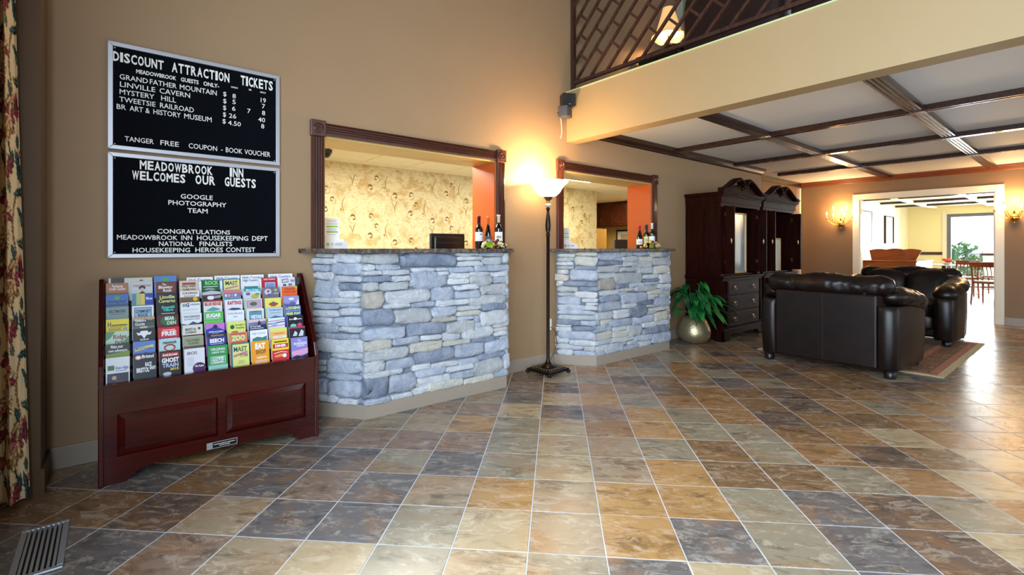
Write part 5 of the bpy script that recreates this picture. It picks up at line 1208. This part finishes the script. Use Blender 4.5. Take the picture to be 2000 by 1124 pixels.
# corner speakers
def speaker(x, y, z, s, rz, mat, label):
    e = thing('speaker', label, 'speaker', (x, y, z), rz); B(-s/2, -s*.42, 0, s/2, s*.42, s*.95).build('cabinet', mat, e, bevel=.006)
    B(-s*.44, -s*.42-.004, s*.05, s*.44, -s*.42, s*.90).build('grille', 'blackmatte' if mat == 'black' else 'speaker_grey', e)
    B(-.008, -s*.42-.006, s*.08, .012, -s*.42-.004, s*.13).build('badge', 'steel', e)
    m = MB(); m.smooth = True; m.tube([(0, s*.42, s*.5), (0, s*.42+.03, s*.5)], .01, 8); m.build('bracket', 'black', e)
speaker(3.64, 3.50, 2.662, .135, math.radians(-28), 'black', 'small black cube speaker, upper of the pair in the wall corner')
speaker(3.60, 3.50, 2.545, .12, math.radians(20), 'speaker_grey', 'small dark grey cube speaker, lower of the pair in the wall corner')
m = MB(); m.smooth = True; m.tube([(3.60, 3.56, 2.56), (3.63, 3.58, 2.50), (3.66, 3.60, 2.42), (3.65, 3.61, 2.36)], .003, 6)
tag(m.build('speaker_cable', 'plastic_white'), 'white cable hanging below the corner speakers', 'cable')

# ------------------------------------------------------------------ sconces on the far wall
def sconce(y, z, label):
    e = thing('wall_sconce', label, 'lamp', (FX, y, z), 0, None)
    m = MB(); m.smooth = True; m.sph((-.05, 0, -.02), (.045, .062, .062), 18, 12); m.lathe([(0, -.13), (.01, -.12), (.006, -.105), (.02, -.09), (.012, -.08)], -.05, 0, 12); m.tube([(-.05, 0, .03), (-.05, 0, .16)], [.014, .006], 10); m.build('body', 'brass', e)
    for (dx, dy, zz) in ((-.13, -.21, .085), (-.16, -.09, .06), (-.16, .09, .06), (-.13, .21, .085), (-.10, -.11, .20), (-.10, .11, .20)):
        a = MB(); a.smooth = True; pts = []
        for k in range(9):
            t = k/8; pts.append((-.05+(dx+.05)*t, dy*t, .0+zz*t-.065*math.sin(PI*t)+(.0)))
        a.tube(pts, .0045, 6); a.lathe([(.006, 0), (.02, .004), (.022, .01), (.009, .012), (.009, .02)], dx, dy, 10, zz); ar = a.build('arm', 'brass', e)
        c = MB(); c.smooth = True; c.lathe([(.0075, zz+.02), (.0075, zz+.075), (0, zz+.077)], dx, dy, 8); c.build('candle', 'candle', ar)
        c = MB(); c.smooth = True; c.lathe([(.004, zz+.077), (.012, zz+.095), (.009, zz+.115), (0, zz+.14)], dx, dy, 8); c.build('bulb', 'flame', ar)
    point('bulb_sconce', (FX-.17, y, z+.22), 34, (1, .64, .30), .12)
sconce(3.16, 1.69, 'brass candle sconce with lit bulbs, left of the doorway')
sconce(.845, 1.70, 'brass candle sconce with lit bulbs, right of the doorway')

# ------------------------------------------------------------------ things on the counters
def bottle(x, y, body, cap, lab, label, shape=0, h=.30, els=()):
    e = thing('wine_bottle', label, 'bottle', (x, y, 1.2003)); r = .037
    if shape == 0: pr = [(.0, .002), (r-.004, 0), (r, .006), (r, h*.58), (r*.9, h*.64), (.018, h*.72), (.0145, h*.76), (.0145, h-.012), (.0165, h-.012), (.0165, h), (0, h)]
    else: pr = [(.0, .002), (r, 0), (r+.003, .006), (r+.003, h*.42), (r*.85, h*.54), (.022, h*.68), (.0145, h*.78), (.0145, h-.012), (.0165, h-.012), (.0165, h), (0, h)]
    m = MB(); m.smooth = True; m.lathe(pr, 0, 0, 28); m.build('glass', body, e)
    m = MB(); m.smooth = True; m.lathe([(.0155, h*.77), (.0155, h-.013), (.0175, h-.012), (.0175, h+.001), (0, h+.0015)], 0, 0, 20); m.build('foil', cap, e)
    R2 = (r if shape == 0 else r+.003)+.0006; z0, z1 = .07, .155
    if shape: z0, z1 = .05, .12
    # label faces the camera: arc
    a0 = math.atan2(-y, -x); n = 12; v = []
    for z in (z0, z1):
        for k in range(n+1): a = a0-1.2+2.4*k/n; v.append((R2*math.cos(a), R2*math.sin(a), z))
    m = MB(); m.add(v, [(k, k+1, n+2+k, n+1+k) for k in range(n)]); m.smooth = True; lo = m.build('label', lab, e)
    a = a0
    for (u, zz, w_, hh, c) in els:
        v = []
        for z in (z0+zz*(z1-z0), z0+(zz+hh)*(z1-z0)):
            for k in range(5): aa = a0-1.2+2.4*(u+w_*k/4); v.append(((R2+.0005)*math.cos(aa), (R2+.0005)*math.sin(aa), z))
        q = MB(); q.add(v, [(k, k+1, 6+k, 5+k) for k in range(4)], lin(c)); q.build('label_print', 'print', lo)
    return e
pm('foil_purple', (80, 25, 60), .3, .3); pm('foil_orange', (240, 120, 50), .3, .2); pm('foil_cream', (230, 200, 170), .4); pm('foil_red', (205, 40, 60), .3); pm('foil_blue', (50, 70, 95), .3, .3); pm('foil_white', (225, 230, 235), .35)
pm('label_grey', (70, 74, 80), .5); pm('label_cream', (220, 205, 140), .5)
def bp(px, Y): p = onY(px, 480, Y); return p.x, p.y
x, y = bp(935.5, 3.72); bottle(x, y, 'bottle_glass', 'foil_purple', 'paper', 'red wine bottle with purple foil, left of the three on the wide counter', 0, .305, [(.6, .7, .2, .1, (40, 40, 50))])
x, y = bp(954.5, 3.72); bottle(x, y, 'bottle_glass', 'foil_orange', 'label_grey', 'dark wine bottle with orange foil and grey label on the wide counter', 1, .305, [(.3, .4, .5, .12, (220, 220, 225)), (.35, .25, .4, .1, (220, 220, 225))])
x, y = bp(974, 3.58); bottle(x, y, 'bottle_glass', 'foil_cream', 'paper', 'wine bottle with cream neck band and white label, rightmost on the wide counter', 0, .315, [(.3, .35, .12, .2, K_), (.46, .32, .12, .28, K_), (.64, .35, .1, .2, K_), (.05, -.5, .9, .35, (205, 40, 40))])
x, y = bp(1249, 3.74); bottle(x, y, 'bottle_glass', 'foil_red', 'paper', 'wine bottle with red foil, left of the three on the smaller counter', 1, .30, [(.3, .4, .4, .08, K_)])
x, y = bp(1262.5, 3.68); bottle(x, y, 'bottle_glass', 'foil_blue', 'label_cream', 'wine bottle with dark blue foil and cream label, middle of three on the smaller counter', 0, .305, [(.3, .4, .4, .1, (120, 100, 60))])
x, y = bp(1273.5, 3.60); bottle(x, y, 'bottle_glass', 'foil_white', 'paper', 'wine bottle with white foil, right of the three on the smaller counter', 0, .32, [])
def grapes(px0, px1, Y, label, mix, leafpx):
    a, b = bp(px0, Y), bp(px1, Y); e = thing('grape_bunch', label, 'grapes', ((a[0]+b[0])/2, Y, 1.2003)); rr = random.Random(px0)
    w_ = (b[0]-a[0])/2
    for k in range(44):
        t = rr.uniform(-1, 1); x = t*w_; lv = rr.random(); zz = .0135+lv*.075*(1-abs(t))**.5; yy = rr.uniform(-.035, .02)
        m = MB(); m.smooth = True; m.sph((x, yy, zz+.002), (.0155, .0145, .0155), 10, 7); m.build('grape', rr.choice(mix), e)
    lx = bp(leafpx, Y)[0]-(a[0]+b[0])/2; v = [(lx, -.05, .035)]; n = 15
    for k in range(n):
        an = 2*PI*k/n; r_ = .038*(1+.22*math.cos(5*an)); v.append((lx+r_*math.cos(an), -.055+.01*math.cos(an*2)-.008, .036+r_*.85*math.sin(an)))
    m = MB(); m.add(v, [(0, 1+(k+1) % n, 1+k) for k in range(n)]); m.build('leaf', 'vine_leaf', e)
grapes(940, 984, 3.49, 'pale green and red grapes with a leaf in front of the wide counter bottles', ['grape_green', 'grape_green', 'grape_green', 'grape_red'], 949)
grapes(1254, 1288, 3.50, 'golden and green grapes with a leaf on the smaller counter', ['grape_green', 'grape_gold', 'grape_gold', 'grape_red'], 1265)
def leaflet_stand(pxl, Y, label, sc=1.0):
    p = onY(pxl, 480, Y); e = thing('leaflet_stand', label, 'stand', (p.x, Y, 1.2003), math.radians(-18))
    def lean(b, y0, tl): b.warp(lambda q: Vector((q.x, y0+q.z*math.sin(tl)+q.y, q.z*math.cos(tl)))); return b
    h = .245*sc; w_ = .105*sc
    b = B(-w_/2, 0, 0, w_/2, .003, h); st = len(b.v); lean(b, 0, .22).build('back_card', 'paper', e)
    b = MB()
    for (z0, z1, c) in ((.80, .82, (150, 205, 80)), (.70, .745, (130, 195, 60)), (.52, .57, (130, 195, 60))): b.box(-w_*.4, -.0012, h*z0, w_*.4, -.0004, h*z1, lin(c))
    for z0 in (.92, .88, .64, .61, .45): b.box(-w_*.35, -.0012, h*z0, w_*.3, -.0004, h*z0+.003, lin((170, 175, 190)))
    lean(b, 0, .22).build('card_print', 'print', e)
    for k in range(3):
        b = B(-w_/2+k*.03*sc, -.02-.018*k, 0, w_/2+k*.03*sc, -.016-.018*k, h*(.36-.06*k)); lean(b, 0, .22).build('leaflet', 'paper', e)
        b = B(-w_*.4+k*.03*sc, -.0212-.018*k, h*.1, w_*.1+k*.03*sc, -.0204-.018*k, h*(.18), lin((140, 190, 90)) if k == 0 else lin((190, 196, 205))); lean(b, 0, .22).build('leaflet_print', 'print', e)
    B(-w_/2-.003, -.075, 0, w_/2+.065*sc, .0, .003).build('tray', 'plastic_white', e)
leaflet_stand(649, 3.80, 'white leaflet stand with green stripes on the wide counter')
leaflet_stand(1107, 3.80, 'white leaflet stand with green stripes on the smaller counter', .98)
# desks and monitors behind the openings
for i, (x0, x1, lab) in enumerate(((1.3, 2.75, 'office desk behind the wide stone counter'), (3.8, 5.2, 'office desk behind the smaller stone counter'))):
    e = thing('office_desk', lab, 'desk', (x0, 4.08, 0)); B(0, 0, .71, x1-x0, .62, .745).build('desk_top', 'cabinet_wood', e)
    for a in (0, x1-x0-.03): B(a, 0, 0, a+.03, .62, .71).build('side_panel', 'cabinet_wood', e)
def monitor(px, Y, w_, zt, rz, label, slim=False):
    p = onY(px, 480, Y); e = thing('computer_monitor', label, 'monitor', (p.x, Y, .746), rz); H = zt-.746
    b = B(-w_/2, 0, H-.33, w_/2, .03, H); b.build('bezel', 'black', e, bevel=.008)
    if not slim:
        b = B(-w_/2+.03, -.03, H-.30, w_/2-.03, 0, H-.03); b.build('rear_shell', 'screen_dark', e, bevel=.02)
        b = B(-w_*.33, -.032, H-.10, w_*.40, -.0301, H-.085, lin((34, 34, 36))); b.build('vent_strip', 'print', e)
    B(-.04, .0, .01, .04, .03, H-.30).build('stand', 'black', e); B(-.12, -.07, 0, .12, .12, .012).build('stand_foot', 'black', e)
monitor(875, 4.22, .385, 1.353, math.radians(-6), 'black computer monitor seen from behind on the desk past the wide counter')
monitor(1213, 4.35, .20, 1.33, math.radians(-30), 'dark screen edge standing on the desk past the smaller counter', True)
# security dome, ceiling troffer, cabinets, partitions
m = MB(); m.smooth = True; m.lathe([(.0, -.09), (.03, -.085), (.052, -.055), (.056, -.035), (.06, -.035), (.06, 0)], 0, 0, 20)
e = thing('security_camera', 'black dome security camera on the office ceiling', 'camera', (1.83, 5.42, 2.2875)); m.build('dome', 'black', e)
m = MB(); m.lathe([(.066, -.03), (.066, .0)], 0, 0, 20); m.build('mount_ring', 'speaker_grey', e)
for (x, y, lab) in ((5.45, 5.05, 'fluorescent panel on the office ceiling seen past the smaller opening'), (2.2, 4.55, 'unseen fluorescent panel added on the office ceiling behind the wide opening')):
    e = thing('ceiling_light', lab, 'light', (x, y, 2.2875)); B(-.6, -.3, -.012, .6, .3, 0).build('frame', 'plastic_white', e); B(-.56, -.26, -.014, .56, .26, -.0121).build('diffuser', 'light_panel', e)
e = thing('wall_cabinet', 'row of dark wooden wall cabinets at the back of the office', 'cabinet', (9.05, 6.4, 1.72))
B(0, 0, 0, .35, 2.05, .56).build('body', 'cabinet_wood', e)
for k in range(5):
    d_ = B(-.02, .01+k*.41, .01, 0, .40+k*.41, .55).build('door', 'cabinet_wood', e, bevel=.006); B(-.026, .06+k*.41, .06, -.02, .35+k*.41, .5).build('door_field', 'cabinet_wood', d_, bevel=.01)
    B(-.03, .36+k*.41, .10, -.022, .375+k*.41, .18).build('pull', 'brass', d_)
e = thing('partition_board', 'tan upright partition boards on the office worktop', 'partition', (8.5, 6.6, .9))
B(0, .75, 0, .02, 1.4, .78).build('board', 'tan_board', e); B(.0, .4, 0, .02, .72, .74).build('board', 'tan_board', e); B(-.25, .72, 0, .25, .74, .76).build('board', 'tan_board', e)
e = thing('office_worktop', 'tan office worktop below the wall cabinets', 'counter', (8.2, 6.2, 0)); B(0, 0, .86, 1.19, 2.28, .899).build('top', 'tan_board', e); B(.1, .02, 0, 1.19, 2.26, .86).build('base', 'cabinet_wood', e)
p = onX(1220, 463, 9.39); e = thing('framed_certificate', 'framed certificate on the yellow office wall', 'picture', (9.398, p.y, p.z))
B(-.02, -.24, -.17, 0, .24, .17).build('frame', 'black', e); B(-.022, -.20, -.13, -.0201, .20, .13).build('mat', 'paper', e); B(-.023, -.10, -.07, -.0221, .10, .06, lin((190, 180, 140))).build('certificate', 'print', e)

# ------------------------------------------------------------------ dining room
DX = 20.6; DYL = 4.1
struct(B(FX+.14, DYL, 0, DX+.1, DYL+.1, 2.86).build('wall_dining_left', 'dining_paint'))
WY0, WY1, WZ = -.6, 3.12, 2.30
m = B(DX, WY1, 0, DX+.1, DYL, 2.86); m.box(DX, WY0, WZ, DX+.1, WY1, 2.86); m.box(DX, -3.3, 0, DX+.1, WY0, 2.86)
struct(m.build('wall_dining_far', 'dining_yellow'))
m = B(FX+.14, -2.9, 0, 11.4, -2.8, 2.86); m.box(19.6, -2.9, 0, DX, -2.8, 2.86); m.box(11.4, -2.9, 0, 19.6, -2.8, .3); m.box(11.4, -2.9, 2.4, 19.6, -2.8, 2.86)
struct(m.build('wall_dining_right', 'dining_paint'))
glazing('window_7', 11.4, -2.85, 19.6, -2.85, .3, 2.4, 6)
dc = struct(B(FX+.14, -2.8, CZ+.03, DX, DYL, CZ+.3).build('ceiling_dining', 'dining_paint'))
dx_ = [FX+.14+i*1.62 for i in range(7)]
for i in range(1, 6): MB().prism([(dx_[i]+a, CZ+.03+b) for a, b in ridge(.05, .06, 2)], 1, -2.8, DYL).build('ceiling_beam', 'beam_wood', dc)
for y in (3.4, 2.1, .8, -.5): MB().prism([(y+a, CZ+.03+b) for a, b in ridge(.066, .065, 4)], 0, FX+.14, DX).build('ceiling_rib', 'dining_paint', dc)
struct(B(DX-.03, WY1+.1, 1.0, DX, DYL, 1.09).build('trim_13', 'casing_wood')); struct(B(14.2, DYL-.02, 1.0, DX-.03, DYL, 1.09).build('trim_14', 'casing_wood'))
e = struct(MB().box(DX+.02, WY0, 0, DX+.08, WY0+.08, WZ).build('door_2', 'frame_grey'))
for a, b in ((WY1-.1, WY1), (1.62, 1.72), (1.40, 1.50), (.2, .3)): B(DX+.02, a, .03, DX+.08, b, WZ-.10).build('stile', 'frame_grey', e)
B(DX+.02, WY0, WZ-.10, DX+.08, WY1, WZ).build('head_rail', 'frame_grey', e); B(DX+.02, WY0+.08, 0, DX+.08, WY1, .03).build('sill', 'frame_grey', e)
for a, b in ((1.72, WY1-.1), (.3, 1.40), (WY0+.08, .2)): B(DX+.045, a, .03, DX+.052, b, WZ-.1).build('pane', 'glass_pane', e)
B(DX+.0, 1.66, .95, DX+.02, 1.69, 1.25).build('handle', 'steel', e)
B(DX-.03, WY1, 0, DX, WY1+.1, WZ+.1).build('side_casing', 'white_trim', e)
# outside: balcony rail, post and trees
struct(B(DX+.1, -4, -.3, 26, 7, -.02).build('floor_terrace', 'concrete'))
e = thing('balcony_rail', 'thin metal rail outside the glass sliding door', 'railing', (25, 0, 0))
for z in (1.0, .75, .5, .25): m = MB(); m.tube([(0, -3, z), (0, 6, z)], .012, 6); m.build('rail', 'frame_grey', e)
for y in (-3, -1, 1.2, 3.2, 5.2): B(-.02, y-.02, -.02, .02, y+.02, 1.02).build('post', 'frame_grey', e)
e = thing('terrace_pillar', 'white low pillar with cap on the terrace outside', 'pillar', (24.2, 2.2, -.02)); B(-.3, -.45, 0, .3, .45, .98).build('shaft', 'plastic_white', e); B(-.34, -.5, .98, .34, .5, 1.05).build('cap', 'casing_wood', e)
rr = random.Random(9)
for i, (x, y, s_, lab) in enumerate(((30, 4.6, 1.5, 'leafy green tree left of centre beyond the terrace rail'), (31, .2, 1.5, 'leafy green tree at the right beyond the terrace rail'), (36, 8.4, 1.9, 'leafy green tree farthest left beyond the terrace rail'))):
    e = thing('tree', lab, 'tree', (x, y, -2.2)); m = MB(); m.tube([(0, 0, 0), (.1, 0, 1.5), (0, .1, 3)], [.15, .12, .06], 8); m.build('trunk', 'trunk', e)
    m = MB()
    for k in range(1500):
        a = rr.uniform(0, 2*PI); ph = math.acos(rr.uniform(-1, 1)); r_ = s_*(.7+.3*rr.random()); c = Vector((r_*math.sin(ph)*math.cos(a), r_*math.sin(ph)*math.sin(a), 2.4+r_*.8*math.cos(ph)))
        c += Vector((rr.uniform(-.3, .3), rr.uniform(-.3, .3), rr.uniform(-.3, .3))); u = Vector((rr.uniform(-1, 1), rr.uniform(-1, 1), rr.uniform(-1, 1))).normalized()*.11; v_ = u.cross(Vector((.3, .5, .8))).normalized()*.08
        m.add([c-u, c-v_, c+u, c+v_], [(0, 1, 2, 3)])
    m.build('foliage', 'foliage', e)['kind'] = 'stuff'
# pictures on the dining wall
for (a, b, yt, yb, lab) in ((1682.5, 1704, 412, 476, 'pale framed picture nearest the doorway on the dining wall'), (1729, 1736, 422, 476, 'dark-edged framed picture farther along the dining wall')):
    p = onY(a, (yt+yb)/2, DYL-.03); q = onY(b, (yt+yb)/2, DYL-.03); z1 = onY((a+b)/2, yt, DYL-.03).z; z0 = onY((a+b)/2, yb, DYL-.03).z
    x0, x1 = p.x, q.x
    if 'dark' in lab: x1 = x0+.9; dth = .05
    else: x0 = x1-1.2; dth = .03
    e = thing('framed_picture', lab, 'picture', (x0, DYL, z0))
    for s in ((0, 0, x1-x0, .03), (0, z1-z0-.03, x1-x0, z1-z0), (0, .03, .03, z1-z0-.03), (x1-x0-.03, .03, x1-x0, z1-z0-.03)): B(s[0], -dth, s[1], s[2], -.001, s[3]).build('frame_bar', 'wood_dark_edge', e)
    b_ = B(.03, -.02, .03, x1-x0-.03, -.001, z1-z0-.03); b_.build('print_sheet', pm('sheet', (225, 232, 235), .5, var=.25, vscale=6), e)
# grand piano behind the armchair
e = thing('piano', 'honey-brown wooden piano with raised music desk beyond the doorway', 'piano', (12.3, 2.32, 0))
B(0, 0, .62, 1.45, .98, .93).build('case', 'piano_wood', e, bevel=.01); B(-.02, -.02, .93, 1.47, 1.0, .955).build('lid', 'piano_wood', e, bevel=.004)
sc_ = [(.05, 0)]; 
n = 24; sc_ = [(.06, .956), (.80, .956)]+[(.84-.88*k/n+.0, 1.165+.02*abs(math.sin(3*PI*k/n))+.018*math.sin(PI*k/n)) for k in range(n+1)]
MB().prism([(y, z) for y, z in sc_][::-1], 0, .28, .30).build('music_desk', 'piano_wood', e)
for x in (.1, 1.35):
    for y in (.1, .88): m = MB(); m.smooth = True; m.lathe([(.03, 0), (.035, .05), (.05, .3), (.055, .6), (.055, .62)], x, y, 12); m.build('leg', 'piano_wood', e)
# dining table with flowers, wooden chairs
e = thing('dining_table', 'round white-topped table with red flowers beyond the armchairs', 'table', (18.4, 2.85, 0))
m = MB(); m.smooth = False; m.lathe([(.0, .72), (.52, .72), (.53, .75), (0, .75)], 0, 0, 36); m.build('table_top', 'white_cloth', e)
m = MB(); m.smooth = True; m.lathe([(.28, 0), (.25, .03), (.05, .06), (.045, .72)], 0, 0, 16); m.build('pedestal', 'black', e)
e = thing('flower_bowl', 'small arrangement of red and orange flowers on the dining table', 'flowers', (17.98, 2.72, .7505))
m = MB(); m.smooth = True; m.lathe([(.05, 0), (.09, .03), (.1, .06), (.09, .06), (0, .05)], 0, 0, 16); m.build('bowl', 'alabaster', e)
for k in range(9): m = MB(); puff(m, (rr.uniform(-.08, .08), rr.uniform(-.09, .09), .09+rr.uniform(0, .06)), (.05, .05, .04), 1, 10, 7, .01, 20, k); m.build('blossom', 'flower_red', e)
def dchair(x, y, rz, lab):
    e = thing('dining_chair', lab, 'chair', (x, y, 0), rz)   # faces +y local
    B(-.22, -.21, .44, .22, .22, .47).build('seat', 'chair_wood', e, bevel=.008); B(-.20, -.19, .47, .20, .20, .495).build('seat_pad', 'white_cloth', e, bevel=.01)
    for s in (-1, 1):
        m = MB(); m.tube([(s*.20, .19, 0), (s*.20, .19, .44)], [.016, .02], 8); m.build('leg', 'chair_wood', e)
        m = MB(); m.tube([(s*.20, -.27, 0), (s*.20, -.20, .44), (s*.20, -.22, .7), (s*.205, -.29, .90)], .019, 8); m.build('leg', 'chair_wood', e)
        m = MB(); m.tube([(s*.20, .19, .2), (s*.20, -.235, .2)], .011, 6); m.build('stretcher', 'chair_wood', e)
    m = MB(); m.tube([(-.20, .19, .3), (.20, .19, .3)], .011, 6); m.build('stretcher', 'chair_wood', e)
    v = []; n = 10
    for k in range(n+1):
        t = -1+2*k/n; x_ = t*.225; c = .03*(1-t*t)
        v += [(x_, -.275-c, .80), (x_, -.25-c, .80), (x_, -.275-c-.02, .91), (x_, -.25-c-.02, .91)]
    f = []
    for k in range(n): a = 4*k; b_ = a+4; f += [(a, b_, b_+2, a+2), (a+1, a+3, b_+3, b_+1), (a+2, b_+2, b_+3, a+3), (a, a+1, b_+1, b_)]
    f += [(0, 2, 3, 1), (4*n, 4*n+1, 4*n+3, 4*n+2)]; MB().add(v, f).build('top_rail', 'chair_wood', e)
    m = MB(); m.tube([(-.20, -.205, .55), (.20, -.205, .55)], .014, 6); m.build('lower_rail', 'chair_wood', e)
    for k in range(5):
        x_ = -.13+.065*k; m = MB(); m.tube([(x_, -.205, .55), (x_, -.225, .7), (x_, -.275, .82)], [(.014, .006)]*3, 8); m.build('slat', 'chair_wood', e)
    return e
dchair(16.55, 2.16, math.radians(-72), 'slat-back wooden chair beside the table beyond the doorway')
dchair(14.75, 1.53, math.radians(-108), 'slat-back wooden chair at the right edge of the doorway')
dchair(18.0, 3.55, math.radians(-150), 'slat-back wooden chair behind the table with red flowers')
dchair(17.9, 1.75, math.radians(-10), 'slat-back wooden chair just past the nearer chair beyond the doorway')
e = thing('ceiling_dome_light', 'round flush dome light with brass rim on the dining room ceiling', 'light', (14.9, 2.2, CZ+.03))
m = MB(); m.smooth = True; m.lathe([(.0, -.10), (.12, -.09), (.19, -.05), (.2, -.03)], 0, 0, 28); m.build('dome', 'dome_light', e)
m = MB(); m.lathe([(.21, -.03), (.22, -.015), (.21, 0)], 0, 0, 28); m.build('rim', 'brass', e)

# repeats share a group
from collections import defaultdict
gr = defaultdict(list)
for o in bpy.data.objects:
    if o.parent is None and 'label' in o and 'group' not in o: gr[o.name.split('.')[0]].append(o)
for k, v in gr.items():
    if len(v) > 1:
        for o in v: o['group'] = {'countertop': 'granite countertops', 'letter_board': 'letter boards on the wall', 'wine_bottle': 'wine bottles on the counters', 'dining_chair': 'wooden chairs in the dining room', 'armoire': 'carved armoires', 'leather_armchair': 'leather armchairs on the rug', 'tree': 'trees outside', 'wall_sconce': 'brass candle sconces', 'stone_counter': 'stone-faced counters'}.get(k, k.replace('_', ' ')+' pieces alike')
